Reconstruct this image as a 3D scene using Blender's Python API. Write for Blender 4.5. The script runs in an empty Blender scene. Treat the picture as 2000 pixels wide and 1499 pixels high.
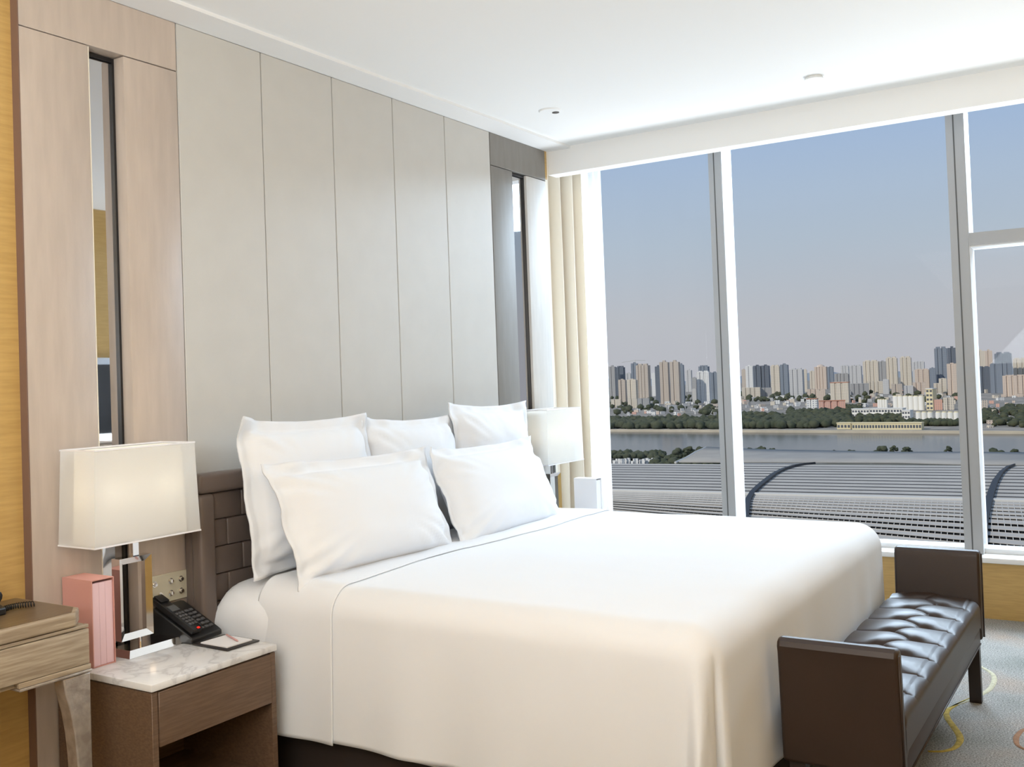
import bpy, bmesh, math, random
from mathutils import Vector, Matrix, Euler, noise
import numpy as np
random.seed(7)
scn = bpy.context.scene
C = scn.collection
PI = math.pi
def R(a): return math.radians(a)

# ------------------------------------------------------------------ camera
F_PX, YAW, PITCH, ROLL = 1991.77, 0.969608, 0.0223114, -0.035022
PPX, PPY = -144.4255, -48.2085            # principal point offset from the frame centre (px of 2000x1499)
CAM = Vector((-2.52065, -2.83485, 1.4))
fw = Vector((math.cos(PITCH)*math.sin(YAW), math.cos(PITCH)*math.cos(YAW), math.sin(PITCH)))
r0 = Vector((math.cos(YAW), -math.sin(YAW), 0)); u0 = r0.cross(fw)
rt = math.cos(ROLL)*r0 + math.sin(ROLL)*u0; up = -math.sin(ROLL)*r0 + math.cos(ROLL)*u0
cd = bpy.data.cameras.new('camera'); cam = bpy.data.objects.new('camera', cd); C.objects.link(cam)
cam.matrix_world = Matrix(((rt.x, up.x, -fw.x, CAM.x), (rt.y, up.y, -fw.y, CAM.y), (rt.z, up.z, -fw.z, CAM.z), (0, 0, 0, 1)))
cd.sensor_width = 36; cd.sensor_fit = 'HORIZONTAL'; cd.lens = F_PX/2000*36
cd.shift_x = -PPX/2000; cd.shift_y = PPY/2000
cd.clip_start = .05; cd.clip_end = 40000
scn.camera = cam
def at(px, py, ax, v):                    # where the sight line of a photo pixel meets the plane axis=v
    d = fw + rt*((px-1000-PPX)/F_PX) - up*((py-749.5-PPY)/F_PX)
    return CAM + d*((v-CAM[ax])/d[ax])
FH = Vector((math.sin(YAW), math.cos(YAW), 0)); RH = r0.copy()

# ------------------------------------------------------------------ world, sun, lights, exposure
scn.view_settings.view_transform = 'Standard'; scn.view_settings.look = 'None'
scn.view_settings.gamma = 1; scn.view_settings.use_curve_mapping = False
scn.view_settings.exposure = 0.0
w = bpy.data.worlds.new('sky'); scn.world = w; w.use_nodes = True
nt = w.node_tree; nt.nodes.clear()
tc = nt.nodes.new('ShaderNodeTexCoord'); sx = nt.nodes.new('ShaderNodeSeparateXYZ'); rp = nt.nodes.new('ShaderNodeValToRGB')
bg = nt.nodes.new('ShaderNodeBackground'); wo = nt.nodes.new('ShaderNodeOutputWorld')
nt.links.new(tc.outputs['Generated'], sx.inputs[0]); nt.links.new(sx.outputs['Z'], rp.inputs[0])
nt.links.new(rp.outputs[0], bg.inputs[0]); nt.links.new(bg.outputs[0], wo.inputs[0])
cr = rp.color_ramp; cr.elements[0].position = 0.0; cr.elements[0].color = (.50, .50, .54, 1)
cr.elements[1].position = 1.0; cr.elements[1].color = (.27, .37, .54, 1)
for p_, c_ in ((.05, (.51, .52, .555)), (.12, (.455, .53, .62)), (.17, (.42, .52, .66)), (.235, (.36, .49, .71)), (.5, (.31, .42, .60))):
    e_ = cr.elements.new(p_); e_.color = (*c_, 1)
sd = bpy.data.lights.new('sun', 'SUN'); sun = bpy.data.objects.new('sun', sd); C.objects.link(sun)
sd.energy = 2.5; sd.angle = R(1.0); sd.color = (1, .93, .82)
S_DIR = (-.80*RH - .42*FH + Vector((0, 0, .60))).normalized()      # towards the sun: low, behind the hotel, from the left
sun.rotation_euler = S_DIR.to_track_quat('Z', 'Y').to_euler()
def area(name, loc, target, sx_, sy_, power, col):
    l = bpy.data.lights.new(name, 'AREA'); l.shape = 'RECTANGLE'; l.size = sx_; l.size_y = sy_; l.energy = power; l.color = col
    o = bpy.data.objects.new(name, l); C.objects.link(o); o.location = loc
    o.rotation_euler = (Vector(loc)-Vector(target)).to_track_quat('Z', 'Y').to_euler(); return o
area('daylight_from_upper_sky', (7.2, -2.5, 4.7), (1.0, -1.1, .9), 7.5, 3.6, 1430, (.69, .845, 1))
area('daylight_from_below', (6.4, -1.6, -1.6), (1.2, -1.4, 2.7), 5.0, 2.4, 420, (.90, .95, 1))
area('room_light_entrance', (-2.9, -1.5, 2.70), (-1.6, -1.0, .2), 1.8, 1.6, 20, (1, .92, .82))
area('room_light_middle', (-.6, -3.15, 2.45), (.3, 0, .9), 3.2, .5, 12, (1, .78, .58))
area('ceiling_fill', (-3.2, -2.3, 1.7), (-2.7, -2.1, 2.75), 1.4, 1.4, 118, (.87, .95, 1))  # added fill behind the camera to brighten the ceiling, no real lamp
area('ceiling_fill', (1.4, -3.05, 1.1), (1.35, -2.9, 2.75), 2.6, .35, 12, (.88, .95, 1))  # second added fill, by the opposite wall, also aimed at the ceiling

# ------------------------------------------------------------------ materials
def new_mat(name):
    m = bpy.data.materials.new(name); m.use_nodes = True
    return m, m.node_tree, m.node_tree.nodes['Principled BSDF']
def mat(name, col, rough=.5, metal=0, var=0, vscale=5, bump=0, bscale=200, stretch=None, spec=.5, coat=0, sheen=0, col2=None, detail=4):
    m, t, b = new_mat(name); N = t.nodes; L = t.links
    b.inputs['Base Color'].default_value = (*col, 1); b.inputs['Roughness'].default_value = rough
    b.inputs['Metallic'].default_value = metal; b.inputs['Specular IOR Level'].default_value = spec
    b.inputs['Coat Weight'].default_value = coat; b.inputs['Sheen Weight'].default_value = sheen
    if var or bump or col2:
        tc = N.new('ShaderNodeTexCoord'); mp = N.new('ShaderNodeMapping'); L.new(tc.outputs['Object'], mp.inputs[0])
        if stretch: mp.inputs['Scale'].default_value = stretch
    if var or col2:
        n = N.new('ShaderNodeTexNoise'); n.inputs['Scale'].default_value = vscale; n.inputs['Detail'].default_value = detail
        L.new(mp.outputs[0], n.inputs[0]); mx = N.new('ShaderNodeMix'); mx.data_type = 'RGBA'
        c2 = col2 or tuple(c*(1-var) for c in col)
        mx.inputs[6].default_value = (*col, 1); mx.inputs[7].default_value = (*c2, 1)
        mr = N.new('ShaderNodeMapRange'); mr.inputs[1].default_value = .35; mr.inputs[2].default_value = .65
        L.new(n.outputs[0], mr.inputs[0]); L.new(mr.outputs[0], mx.inputs[0]); L.new(mx.outputs[2], b.inputs['Base Color'])
    if bump:
        n2 = N.new('ShaderNodeTexNoise'); n2.inputs['Scale'].default_value = bscale; n2.inputs['Detail'].default_value = 3
        L.new(mp.outputs[0], n2.inputs[0]); bp = N.new('ShaderNodeBump'); bp.inputs['Strength'].default_value = bump
        bp.inputs['Distance'].default_value = .01; L.new(n2.outputs[0], bp.inputs['Height']); L.new(bp.outputs[0], b.inputs['Normal'])
    return m
M = {}
M['ceiling'] = mat('ceiling_paint', (.86, .865, .86), .9)
M['cornice'] = mat('cornice_paint', (.84, .84, .835), .8)
M['taupe'] = mat('taupe_panel', (.55, .465, .40), .38, var=.10, vscale=30, bump=.05, bscale=500, stretch=(1, 1, .15))
M['greige'] = mat('greige_leather_panel', (.585, .57, .535), .46, var=.03, vscale=8, bump=.06, bscale=420)
M['greypanel'] = mat('grey_panel', (.62, .60, .57), .45, var=.08, vscale=30, bump=.05, bscale=500, stretch=(1, 1, .15))
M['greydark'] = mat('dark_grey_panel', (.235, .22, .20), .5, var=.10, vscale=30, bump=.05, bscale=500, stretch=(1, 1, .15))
M['darkside'] = mat('dark_panel_edge', (.20, .12, .09), .5)
M['black'] = mat('black_trim', (.012, .011, .012), .35)
M['joint'] = mat('panel_joint', (.09, .075, .055), .8)
M['cream'] = mat('cream_trim', (.80, .74, .62), .5)
M['gold'] = mat('gold_wallpaper', (.60, .39, .135), .42, col2=(.52, .33, .11), vscale=60, stretch=(.15, .15, 1.6), bump=.04, bscale=300, detail=6)
M['floorbase'] = mat('carpet_base', (.23, .215, .195), .95)
M['white'] = mat('white_frame', (.80, .81, .82), .35)
M['frame'] = mat('window_frame_aluminium', (.40, .405, .415), .5, metal=0)
M['gasket'] = mat('dark_gasket', (.10, .10, .10), .6)
M['sill'] = mat('white_stone_sill', (.88, .88, .88), .25)
M['mirror'] = mat('mirror_glass', (.60, .60, .61), .02, metal=1)
M['chrome'] = mat('polished_chrome', (.80, .79, .79), .05, metal=1)
M['linen'] = mat('white_cotton', (.835, .85, .88), .85, bump=.07, bscale=9, sheen=.15, spec=.2)
M['linen2'] = mat('white_pillow_cotton', (.84, .855, .885), .85, bump=.12, bscale=7, sheen=.15, spec=.2)
M['leather'] = mat('brown_bench_leather', (.040, .022, .014), .42, var=.12, vscale=4, bump=.05, bscale=350, coat=.05, spec=.4)
M['hleather'] = mat('headboard_leather', (.15, .115, .098), .34, var=.10, vscale=6, bump=.06, bscale=300, coat=.1)
M['legdark'] = mat('dark_wood_leg', (.030, .019, .015), .4)
M['walnut'] = mat('brown_oak_veneer', (.175, .108, .068), .45, col2=(.125, .075, .047), vscale=9, stretch=(1.2, 10, 22), bump=.04, bscale=60, detail=7)
M['deskwood'] = mat('greyed_oak', (.46, .37, .26), .5, col2=(.30, .225, .15), vscale=7, stretch=(1.2, 12, 22), bump=.06, bscale=60, detail=8)
M['desktop'] = mat('desk_top_veneer', (.17, .115, .062), .35, col2=(.13, .085, .045), vscale=8, stretch=(1, 12, 12), detail=6)
M['silverleaf'] = mat('silver_leaf', (.52, .47, .42), .38, metal=.55, col2=(.36, .31, .27), vscale=28, bump=.25, bscale=60)
M['shadeout'] = None
M['pink'] = mat('pink_board', (.66, .33, .28), .6, bump=.03)
M['pinkpage'] = mat('pale_pink_spine', (.80, .56, .60), .6)
M['phone'] = mat('black_phone_plastic', (.012, .012, .013), .38)
M['phonegrey'] = mat('grey_phone_key', (.10, .10, .105), .5)
M['lcd'] = mat('grey_display', (.11, .115, .12), .25)
M['plate'] = mat('champagne_switch_plate', (.62, .59, .47), .38, metal=.15)
M['paper'] = mat('white_paper', (.86, .85, .87), .8)
M['padholder'] = mat('dark_leather_pad', (.03, .026, .026), .45)
M['pen'] = mat('rose_pencil', (.62, .34, .32), .5)
M['valance'] = mat('dark_bed_base', (.028, .018, .015), .7)
M['curtain'] = mat('cream_curtain_cloth', (.88, .805, .68), .85, bump=.05, bscale=300, sheen=.2)
M['screen'] = mat('tv_screen', (.05, .052, .055), .15)
M['silver'] = mat('brushed_silver', (.72, .72, .73), .3, metal=.8)
def emis(name, col, s):
    m, t, b = new_mat(name); b.inputs['Base Color'].default_value = (*col, 1)
    b.inputs['Emission Color'].default_value = (*col, 1); b.inputs['Emission Strength'].default_value = s; return m
M['redled'] = emis('red_lamp', (.9, .02, .01), .9)
def cloth_translucent(name, col, trans, alpha):
    m = bpy.data.materials.new(name); m.use_nodes = True; t = m.node_tree; t.nodes.clear(); N = t.nodes; L = t.links
    o = N.new('ShaderNodeOutputMaterial'); d = N.new('ShaderNodeBsdfDiffuse'); tr = N.new('ShaderNodeBsdfTranslucent')
    tp = N.new('ShaderNodeBsdfTransparent'); m1 = N.new('ShaderNodeMixShader'); m2 = N.new('ShaderNodeMixShader')
    d.inputs[0].default_value = (*col, 1); tr.inputs[0].default_value = (*col, 1)
    m1.inputs[0].default_value = trans; L.new(d.outputs[0], m1.inputs[1]); L.new(tr.outputs[0], m1.inputs[2])
    m2.inputs[0].default_value = alpha; L.new(tp.outputs[0], m2.inputs[1]); L.new(m1.outputs[0], m2.inputs[2])
    L.new(m2.outputs[0], o.inputs[0]); return m
M['sheer'] = cloth_translucent('white_sheer_voile', (.93, .93, .93), .6, .86)
M['organza'] = cloth_translucent('organza_outer_shade', (.94, .94, .93), .35, .42)
M['shadein'] = cloth_translucent('inner_shade_cloth', (.95, .92, .85), .35, 1.0)
def glass_mat():
    m = bpy.data.materials.new('clear_glass'); m.use_nodes = True; t = m.node_tree; t.nodes.clear(); N = t.nodes; L = t.links
    o = N.new('ShaderNodeOutputMaterial'); g = N.new('ShaderNodeBsdfGlossy'); g.inputs['Roughness'].default_value = .0
    g.inputs[0].default_value = (1, 1, 1, 1)
    tp = N.new('ShaderNodeBsdfTransparent'); mx = N.new('ShaderNodeMixShader'); fr = N.new('ShaderNodeFresnel'); fr.inputs[0].default_value = 1.12
    tp.inputs[0].default_value = (.97, .98, .985, 1)
    L.new(fr.outputs[0], mx.inputs[0]); L.new(tp.outputs[0], mx.inputs[1]); L.new(g.outputs[0], mx.inputs[2]); L.new(mx.outputs[0], o.inputs[0]); return m
M['glass'] = glass_mat()
def marble_mat():
    m, t, b = new_mat('white_marble'); N = t.nodes; L = t.links
    tc = N.new('ShaderNodeTexCoord'); n = N.new('ShaderNodeTexNoise'); n.inputs['Scale'].default_value = 5; n.inputs['Detail'].default_value = 9
    n.inputs['Distortion'].default_value = 1.6; L.new(tc.outputs['Object'], n.inputs[0])
    r = N.new('ShaderNodeValToRGB'); e = r.color_ramp.elements; e[0].position = .40; e[0].color = (.80, .795, .80, 1); e[1].position = .62; e[1].color = (.80, .795, .80, 1)
    x = r.color_ramp.elements.new(.50); x.color = (.63, .62, .63, 1); x = r.color_ramp.elements.new(.455); x.color = (.78, .775, .78, 1); x = r.color_ramp.elements.new(.54); x.color = (.77, .765, .77, 1)
    L.new(n.outputs[0], r.inputs[0]); L.new(r.outputs[0], b.inputs['Base Color']); b.inputs['Roughness'].default_value = .10; return m
M['marble'] = marble_mat()
def carpet_mat():
    m, t, b = new_mat('grey_patterned_carpet'); N = t.nodes; L = t.links
    tc = N.new('ShaderNodeTexCoord')
    n = N.new('ShaderNodeTexNoise'); n.inputs['Scale'].default_value = 2.2; n.inputs['Detail'].default_value = 5; L.new(tc.outputs['Object'], n.inputs[0])
    n2 = N.new('ShaderNodeTexNoise'); n2.inputs['Scale'].default_value = 160; n2.inputs['Detail'].default_value = 3; L.new(tc.outputs['Object'], n2.inputs[0])
    r = N.new('ShaderNodeValToRGB'); e = r.color_ramp.elements; e[0].position = .3; e[0].color = (.27, .275, .25, 1); e[1].position = .7; e[1].color = (.42, .34, .28, 1)
    x = r.color_ramp.elements.new(.5); x.color = (.37, .355, .33, 1)
    L.new(n.outputs[0], r.inputs[0])
    mr = N.new('ShaderNodeMapRange'); mr.inputs[1].default_value = .35; mr.inputs[2].default_value = .65; mr.inputs[3].default_value = .55; mr.inputs[4].default_value = 1.25
    L.new(n2.outputs[0], mr.inputs[0]); mx = N.new('ShaderNodeMix'); mx.data_type = 'RGBA'; mx.blend_type = 'MULTIPLY'; mx.inputs[0].default_value = 1
    L.new(r.outputs[0], mx.inputs[6]); L.new(mr.outputs[0], mx.inputs[7]); L.new(mx.outputs[2], b.inputs['Base Color'])
    b.inputs['Roughness'].default_value = 1; b.inputs['Specular IOR Level'].default_value = .1
    bp = N.new('ShaderNodeBump'); bp.inputs['Strength'].default_value = .5; bp.inputs['Distance'].default_value = .006
    L.new(n2.outputs[0], bp.inputs['Height']); L.new(bp.outputs[0], b.inputs['Normal']); return m
M['carpet'] = carpet_mat()
M['yarn_yellow'] = mat('yellow_carpet_yarn', (.60, .43, .09), 1, var=.35, vscale=60, bump=.4, bscale=300)
M['yarn_pale'] = mat('pale_carpet_yarn', (.62, .57, .40), 1, var=.25, vscale=60, bump=.4, bscale=300)
M['yarn_rust'] = mat('rust_carpet_yarn', (.42, .22, .12), 1, var=.25, vscale=60, bump=.4, bscale=300)

# ------------------------------------------------------------------ helpers
def box(bm, x0, x1, y0, y1, z0, z1, bev=0, seg=2, mtx=None):
    vs = [bm.verts.new((x, y, z)) for x in (x0, x1) for y in (y0, y1) for z in (z0, z1)]
    fs = [bm.faces.new([vs[i] for i in f]) for f in ((0, 1, 3, 2), (4, 6, 7, 5), (0, 4, 5, 1), (2, 3, 7, 6), (0, 2, 6, 4), (1, 5, 7, 3))]
    if bev:
        es = list({e for f in fs for e in f.edges})
        r = bmesh.ops.bevel(bm, geom=es, offset=bev, segments=seg, affect='EDGES', profile=.5)
        vs = list({v for f in r['faces'] for v in f.verts} | {v for v in vs if v.is_valid})
    if mtx is not None:
        for v in vs:
            if v.is_valid: v.co = mtx @ v.co
    return vs
def prism(bm, pts, axis, a, b):           # extrude a closed 2D outline along an axis
    def mk(p, t):
        return {'x': (t, p[0], p[1]), 'y': (p[0], t, p[1]), 'z': (p[0], p[1], t)}[axis]
    A = [bm.verts.new(mk(p, a)) for p in pts]; B = [bm.verts.new(mk(p, b)) for p in pts]; n = len(pts)
    bm.faces.new(A); bm.faces.new(B[::-1])
    for i in range(n): bm.faces.new((A[i], B[i], B[(i+1) % n], A[(i+1) % n]))
def cyl(bm, c, r, h, seg=24, r2=None, axis='z', cap=True):
    r2 = r if r2 is None else r2
    def mk(a, rr, t):
        x, y = rr*math.cos(a), rr*math.sin(a)
        return {'z': (c[0]+x, c[1]+y, c[2]+t), 'x': (c[0]+t, c[1]+x, c[2]+y), 'y': (c[0]+x, c[1]+t, c[2]+y)}[axis]
    A = [bm.verts.new(mk(2*PI*i/seg, r, 0)) for i in range(seg)]; B = [bm.verts.new(mk(2*PI*i/seg, r2, h)) for i in range(seg)]
    for i in range(seg): bm.faces.new((A[i], A[(i+1) % seg], B[(i+1) % seg], B[i]))
    if cap: bm.faces.new(A[::-1]); bm.faces.new(B)
def tube(bm, pts, rad, seg=8):
    rings = []
    for i, p in enumerate(pts):
        p = Vector(p); a = Vector(pts[max(i-1, 0)]); b = Vector(pts[min(i+1, len(pts)-1)]); t = (b-a).normalized()
        n = t.orthogonal().normalized() if not rings else (nprev - t*nprev.dot(t)).normalized()
        nprev = n; bn = t.cross(n); rr = rad[i] if isinstance(rad, (list, tuple)) else rad
        rings.append([bm.verts.new(p + rr*(math.cos(2*PI*k/seg)*n + math.sin(2*PI*k/seg)*bn)) for k in range(seg)])
    for A, B in zip(rings, rings[1:]):
        for k in range(seg): bm.faces.new((A[k], A[(k+1) % seg], B[(k+1) % seg], B[k]))
    bm.faces.new(rings[0][::-1]); bm.faces.new(rings[-1])
def grid(bm, nu, nv, fn):
    V = [[bm.verts.new(fn(i/nu, j/nv)) for j in range(nv+1)] for i in range(nu+1)]
    for i in range(nu):
        for j in range(nv): bm.faces.new((V[i][j], V[i+1][j], V[i+1][j+1], V[i][j+1]))
    return V
def obj(name, bm, m, parent=None, smooth=False, angle=None):
    bmesh.ops.recalc_face_normals(bm, faces=bm.faces)
    me = bpy.data.meshes.new(name); o = bpy.data.objects.new(name, me); C.objects.link(o)
    if parent is not None:
        o.parent = parent; W = parent.location.copy()
        q = parent
        while q.parent is not None: q = q.parent; W += q.location
        for v in bm.verts: v.co -= W
    bm.to_mesh(me); bm.free(); me.materials.append(m)
    if smooth or angle:
        for p in me.polygons: p.use_smooth = True
        if angle: me.set_sharp_from_angle(angle=R(angle))
    return o
def nb(fn, *a, **k):
    bm = bmesh.new(); fn(bm, *a, **k); return bm
def bx(name, m, parent, *a, bev=0, seg=2): return obj(name, nb(box, *a, bev=bev, seg=seg), m, parent, angle=40 if bev else None)
def tag(o, label=None, cat=None, group=None, kind=None):
    if label: o['label'] = label
    if cat: o['category'] = cat
    if group: o['group'] = group
    if kind: o['kind'] = kind
    return o
def thing(name, label, cat, loc=(0, 0, 0), group=None):
    o = bpy.data.objects.new(name, None); C.objects.link(o); o.location = loc; o.empty_display_size = .1
    return tag(o, label, cat, group)
def struct(o): o['kind'] = 'structure'; return o
def dup(root, loc):
    r = root.copy(); C.objects.link(r); r.location = loc
    for ch in list(root.children):
        c = ch.copy(); C.objects.link(c); c.parent = r
        for g in ch.children:
            d = g.copy(); C.objects.link(d); d.parent = c
    return r

# ------------------------------------------------------------------ room shell
H = 2.738; HJ = 2.56; XL = -.637; XE = 2.81; XS = 2.836; XF = 3.774; XG = 3.93; YB = -3.3; XBK = -4.2
WT = 3.0
struct(bx('floor', M['carpet'], None, XBK-.1, XF+.02, YB-.1, .45, -.12, 0))
struct(bx('ceiling', M['ceiling'], None, XBK-.1, XS+.02, YB-.1, .2, 2.752, 2.95))
co = struct(bx('trim_1', M['cornice'], None, XBK, XS, -.15, .0, 2.738, 2.752))
# dropped edge of the ceiling in front of the window, and the curtain pocket behind it
so = bmesh.new(); box(so, XS, XS+.10, YB, .0, 2.60, 2.95)
so = struct(obj('trim_2', so, M['ceiling'], None))
struct(bx('trim_3', M['ceiling'], None, XS+.10, XG+.3, YB-.1, .5, 2.90, 3.05))
struct(bx('wall_left', M['gold'], None, XBK-.1, XBK, YB, .035, 0, 2.95))
struct(bx('wall_front', M['gold'], None, XBK-.1, XG+.1, YB-.1, YB, 0, 3.0))
wb = struct(bx('wall_back', M['gold'], None, XBK-.1, XL, .035, .20, 0, 2.95))
struct(bx('trim_4', M['darkside'], None, XL-.004, XL, -.0005, .036, 0, H))
# panelled part of the back wall
core = bx('panel_backing', M['joint'], wb, XL, XE, .075, .20, 0, 2.95)
bx('panel_carrier', M['joint'], wb, -.004, 2.179, .012, .075, 0, H)
for i in range(5):
    p = bx('wall_panel', M['greige'], wb, i*.435+.0022, (i+1)*.435-.0022, 0, .012, 0.0, H, bev=.002, seg=1)
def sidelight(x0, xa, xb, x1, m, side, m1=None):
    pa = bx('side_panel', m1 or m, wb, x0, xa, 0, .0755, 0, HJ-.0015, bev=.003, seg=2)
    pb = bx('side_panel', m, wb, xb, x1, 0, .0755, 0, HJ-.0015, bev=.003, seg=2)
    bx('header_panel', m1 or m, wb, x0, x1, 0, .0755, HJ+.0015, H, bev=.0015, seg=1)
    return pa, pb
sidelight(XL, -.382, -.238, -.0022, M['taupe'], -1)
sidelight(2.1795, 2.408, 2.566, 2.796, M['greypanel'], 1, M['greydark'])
bx('panel_end_trim', M['cream'], wb, 2.7975, 2.822, 0.002, .10, 0, HJ+.01)
bx('panel_end_trim', M['gold'], wb, 2.7975, 2.822, 0.001, .10, HJ+.012, H)
bx('mirror_edge', M['cream'], wb, -.3818, -.3775, .001, .06, 0, HJ-.003)
def mirror(name, x0, x1, label, d=.060):
    t = thing(name, label, 'mirror', ((x0+x1)/2, .07, .6))
    bx('mirror_glass', M['mirror'], t, x0+.003, x1-.003, d, d+.0025, .005, HJ-.02)
    b = bmesh.new(); box(b, x0+.0005, x1-.0005, d+.003, .0745, .001, HJ-.003); box(b, x1-.009, x1-.0005, d-.010, d+.0029, .001, HJ-.003); box(b, x0+.0005, x1-.0095, d-.010, d+.0029, HJ-.016, HJ-.003)
    obj('black_edging', b, M['black'], t); return t
mirror('wall_mirror', -.3770, -.2385, 'tall narrow mirror strip recessed between taupe panels behind the near lamp')
mirror('wall_mirror', 2.4085, 2.5655, 'tall narrow mirror strip recessed between grey panels beside the curtain', .026)
# curtain niche walls and window wall
struct(bx('wall_right', M['cornice'], None, 2.823, XG+.3, .42, .52, 0, 3.0))
struct(bx('trim_5', M['cornice'], None, 2.823, 2.90, .10, .42, 0, 3.0))
dado = struct(bx('wall_window', M['gold'], None, XF, XG+.1, YB, .42, 0, .305))
win = struct(bx('window_1', M['sill'], None, XF-.025, XG+.12, YB, .42, .306, .336, bev=.004))
FX0, FX1 = 3.845, 4.04
def mull(y0, y1, nm='mullion'):
    o = bx(nm, M['frame'], win, FX0, FX1, y0, y1, .337, 2.95)
    bx('mullion_lit_side', M['white'], o, FX0+.006, FX1, y0-.003, y0-.0005, .338, 2.949)  # white sheet on the grey mullion: its lit side, brightness put into the colour
    ym = y0+(y1-y0)*.56
    bx('mullion_groove', M['gasket'], o, FX0-.0012, FX0+.0, ym-.0035, ym+.0035, .338, 2.949)
mull(-.700, -.618); mull(-2.083, -1.992)
mull(.36, .42); mull(YB+.001, YB+.08)
tr = bx('transom', M['frame'], win, FX0+.002, FX1, YB+.08, -2.0865, 2.055, 2.125)
bx('transom_lit_underside', M['white'], tr, FX0+.02, FX1, YB+.081, -2.0866, 2.047, 2.0545)  # white strip paints the light bounced onto the transom's underside
bx('head_frame', M['white'], win, FX0, FX1, YB+.08, .36, 2.86, 2.95)
bx('bottom_frame', M['white'], win, FX0+.05, FX1, YB+.08, .36, .3365, .362)
def pane(y0, y1, z0, z1): bx('window_pane', M['glass'], win, XG+.05, XG+.056, y0, y1, z0, z1)
pane(-.616, .358, .364, 2.858); pane(-1.990, -.702, .364, 2.858); pane(YB+.082, -2.085, .364, 2.045); pane(YB+.082, -2.085, 2.127, 2.858)

# ------------------------------------------------------------------ curtains
def curtain(bm, path, z0, z1, thick=0, sway=.01, nz=14, ns=240):
    P = [Vector(p) for p in path]; 
    def pt(u):
        k = u*(len(P)-1); i = min(int(k), len(P)-2); f = k-i
        p0, p1, p2, p3 = P[max(i-1, 0)], P[i], P[i+1], P[min(i+2, len(P)-1)]
        return .5*((2*p1)+(-p0+p2)*f+(2*p0-5*p1+4*p2-p3)*f*f+(-p0+3*p1-3*p2+p3)*f**3)
    def fn(u, v):
        p = pt(u); z = z0+(z1-z0)*v; a = 1-v
        return (p.x+sway*a*math.sin(9*u+3*v), p.y+sway*a*math.sin(14*u+5*v), z)
    grid(bm, ns, nz, fn)
def folds(x0, y0, x1, y1, n, amp, seed=0, end=None):
    rd = random.Random(seed); pts = []
    d = Vector((x1-x0, y1-y0)); L = d.length; d.normalize(); nn = Vector((-d.y, d.x))
    for i in range(2*n+1):
        s = L*i/(2*n) + (rd.uniform(-.25, .25)*L/(2*n) if 0 < i < 2*n else 0)
        a = (amp if i % 2 else -amp)*rd.uniform(.6, 1.15)
        q = Vector((x0, y0)) + d*s + nn*a; pts.append((q.x, q.y, 0))
    return pts
ct = thing('curtain', 'cream drape drawn back in folds in the corner beside the window', 'curtain', (3.42, .22, .02))
bm = bmesh.new(); curtain(bm, folds(3.22, .335, 3.56, .165, 4, .050, 3), .02, 2.88)
o = obj('curtain_fabric', bm, M['curtain'], ct, smooth=True)
md = o.modifiers.new('t', 'SOLIDIFY'); md.thickness = .004
sh = thing('sheer_curtain', 'white translucent sheer curtain gathered between the cream drape and the glass', 'curtain', (3.68, .02, .34))
bm = bmesh.new(); curtain(bm, folds(3.66, .36, 3.70, .060, 7, .020, 5), .345, 2.88, sway=.004)
obj('sheer_fabric', bm, M['sheer'], sh, smooth=True)
bx('curtain_rail', M['white'], sh, 3.62, 3.76, YB+.1, .36, 2.882, 2.898)

# ------------------------------------------------------------------ ceiling fixtures
t = thing('ceiling_fitting', 'small round white ceiling fitting with a dark hole near the wall panels', 'ceiling fitting', (2.06, -.435, 2.752))
b = bmesh.new(); cyl(b, (2.055, -.435, 2.745), .052, .0065, 32, r2=.058); obj('cover_plate', b, M['ceiling'], t, angle=30)
b = bmesh.new(); cyl(b, (2.085, -.452, 2.7425), .018, .0024, 20); obj('dark_hole', b, M['black'], t)
t = thing('smoke_detector', 'flat round white cover plate on the ceiling near the window', 'smoke detector', (2.37, -1.65, 2.752))
b = bmesh.new(); cyl(b, (2.37, -1.65, 2.738), .044, .014, 32, r2=.036); obj('cover_plate', b, M['ceiling'], t, angle=30)

# ------------------------------------------------------------------ bed
BX0, BX1, BYH, BYF, BZ = .035, 2.200, -.092, -1.905, .735
bed = thing('bed', 'large white-made double bed with padded brown leather headboard and dark base', 'bed', (1.11, -1.0, 0))
bx('bed_base', M['valance'], bed, .075, 2.145, -1.80, -.075, .0, .31, bev=.01)
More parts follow.
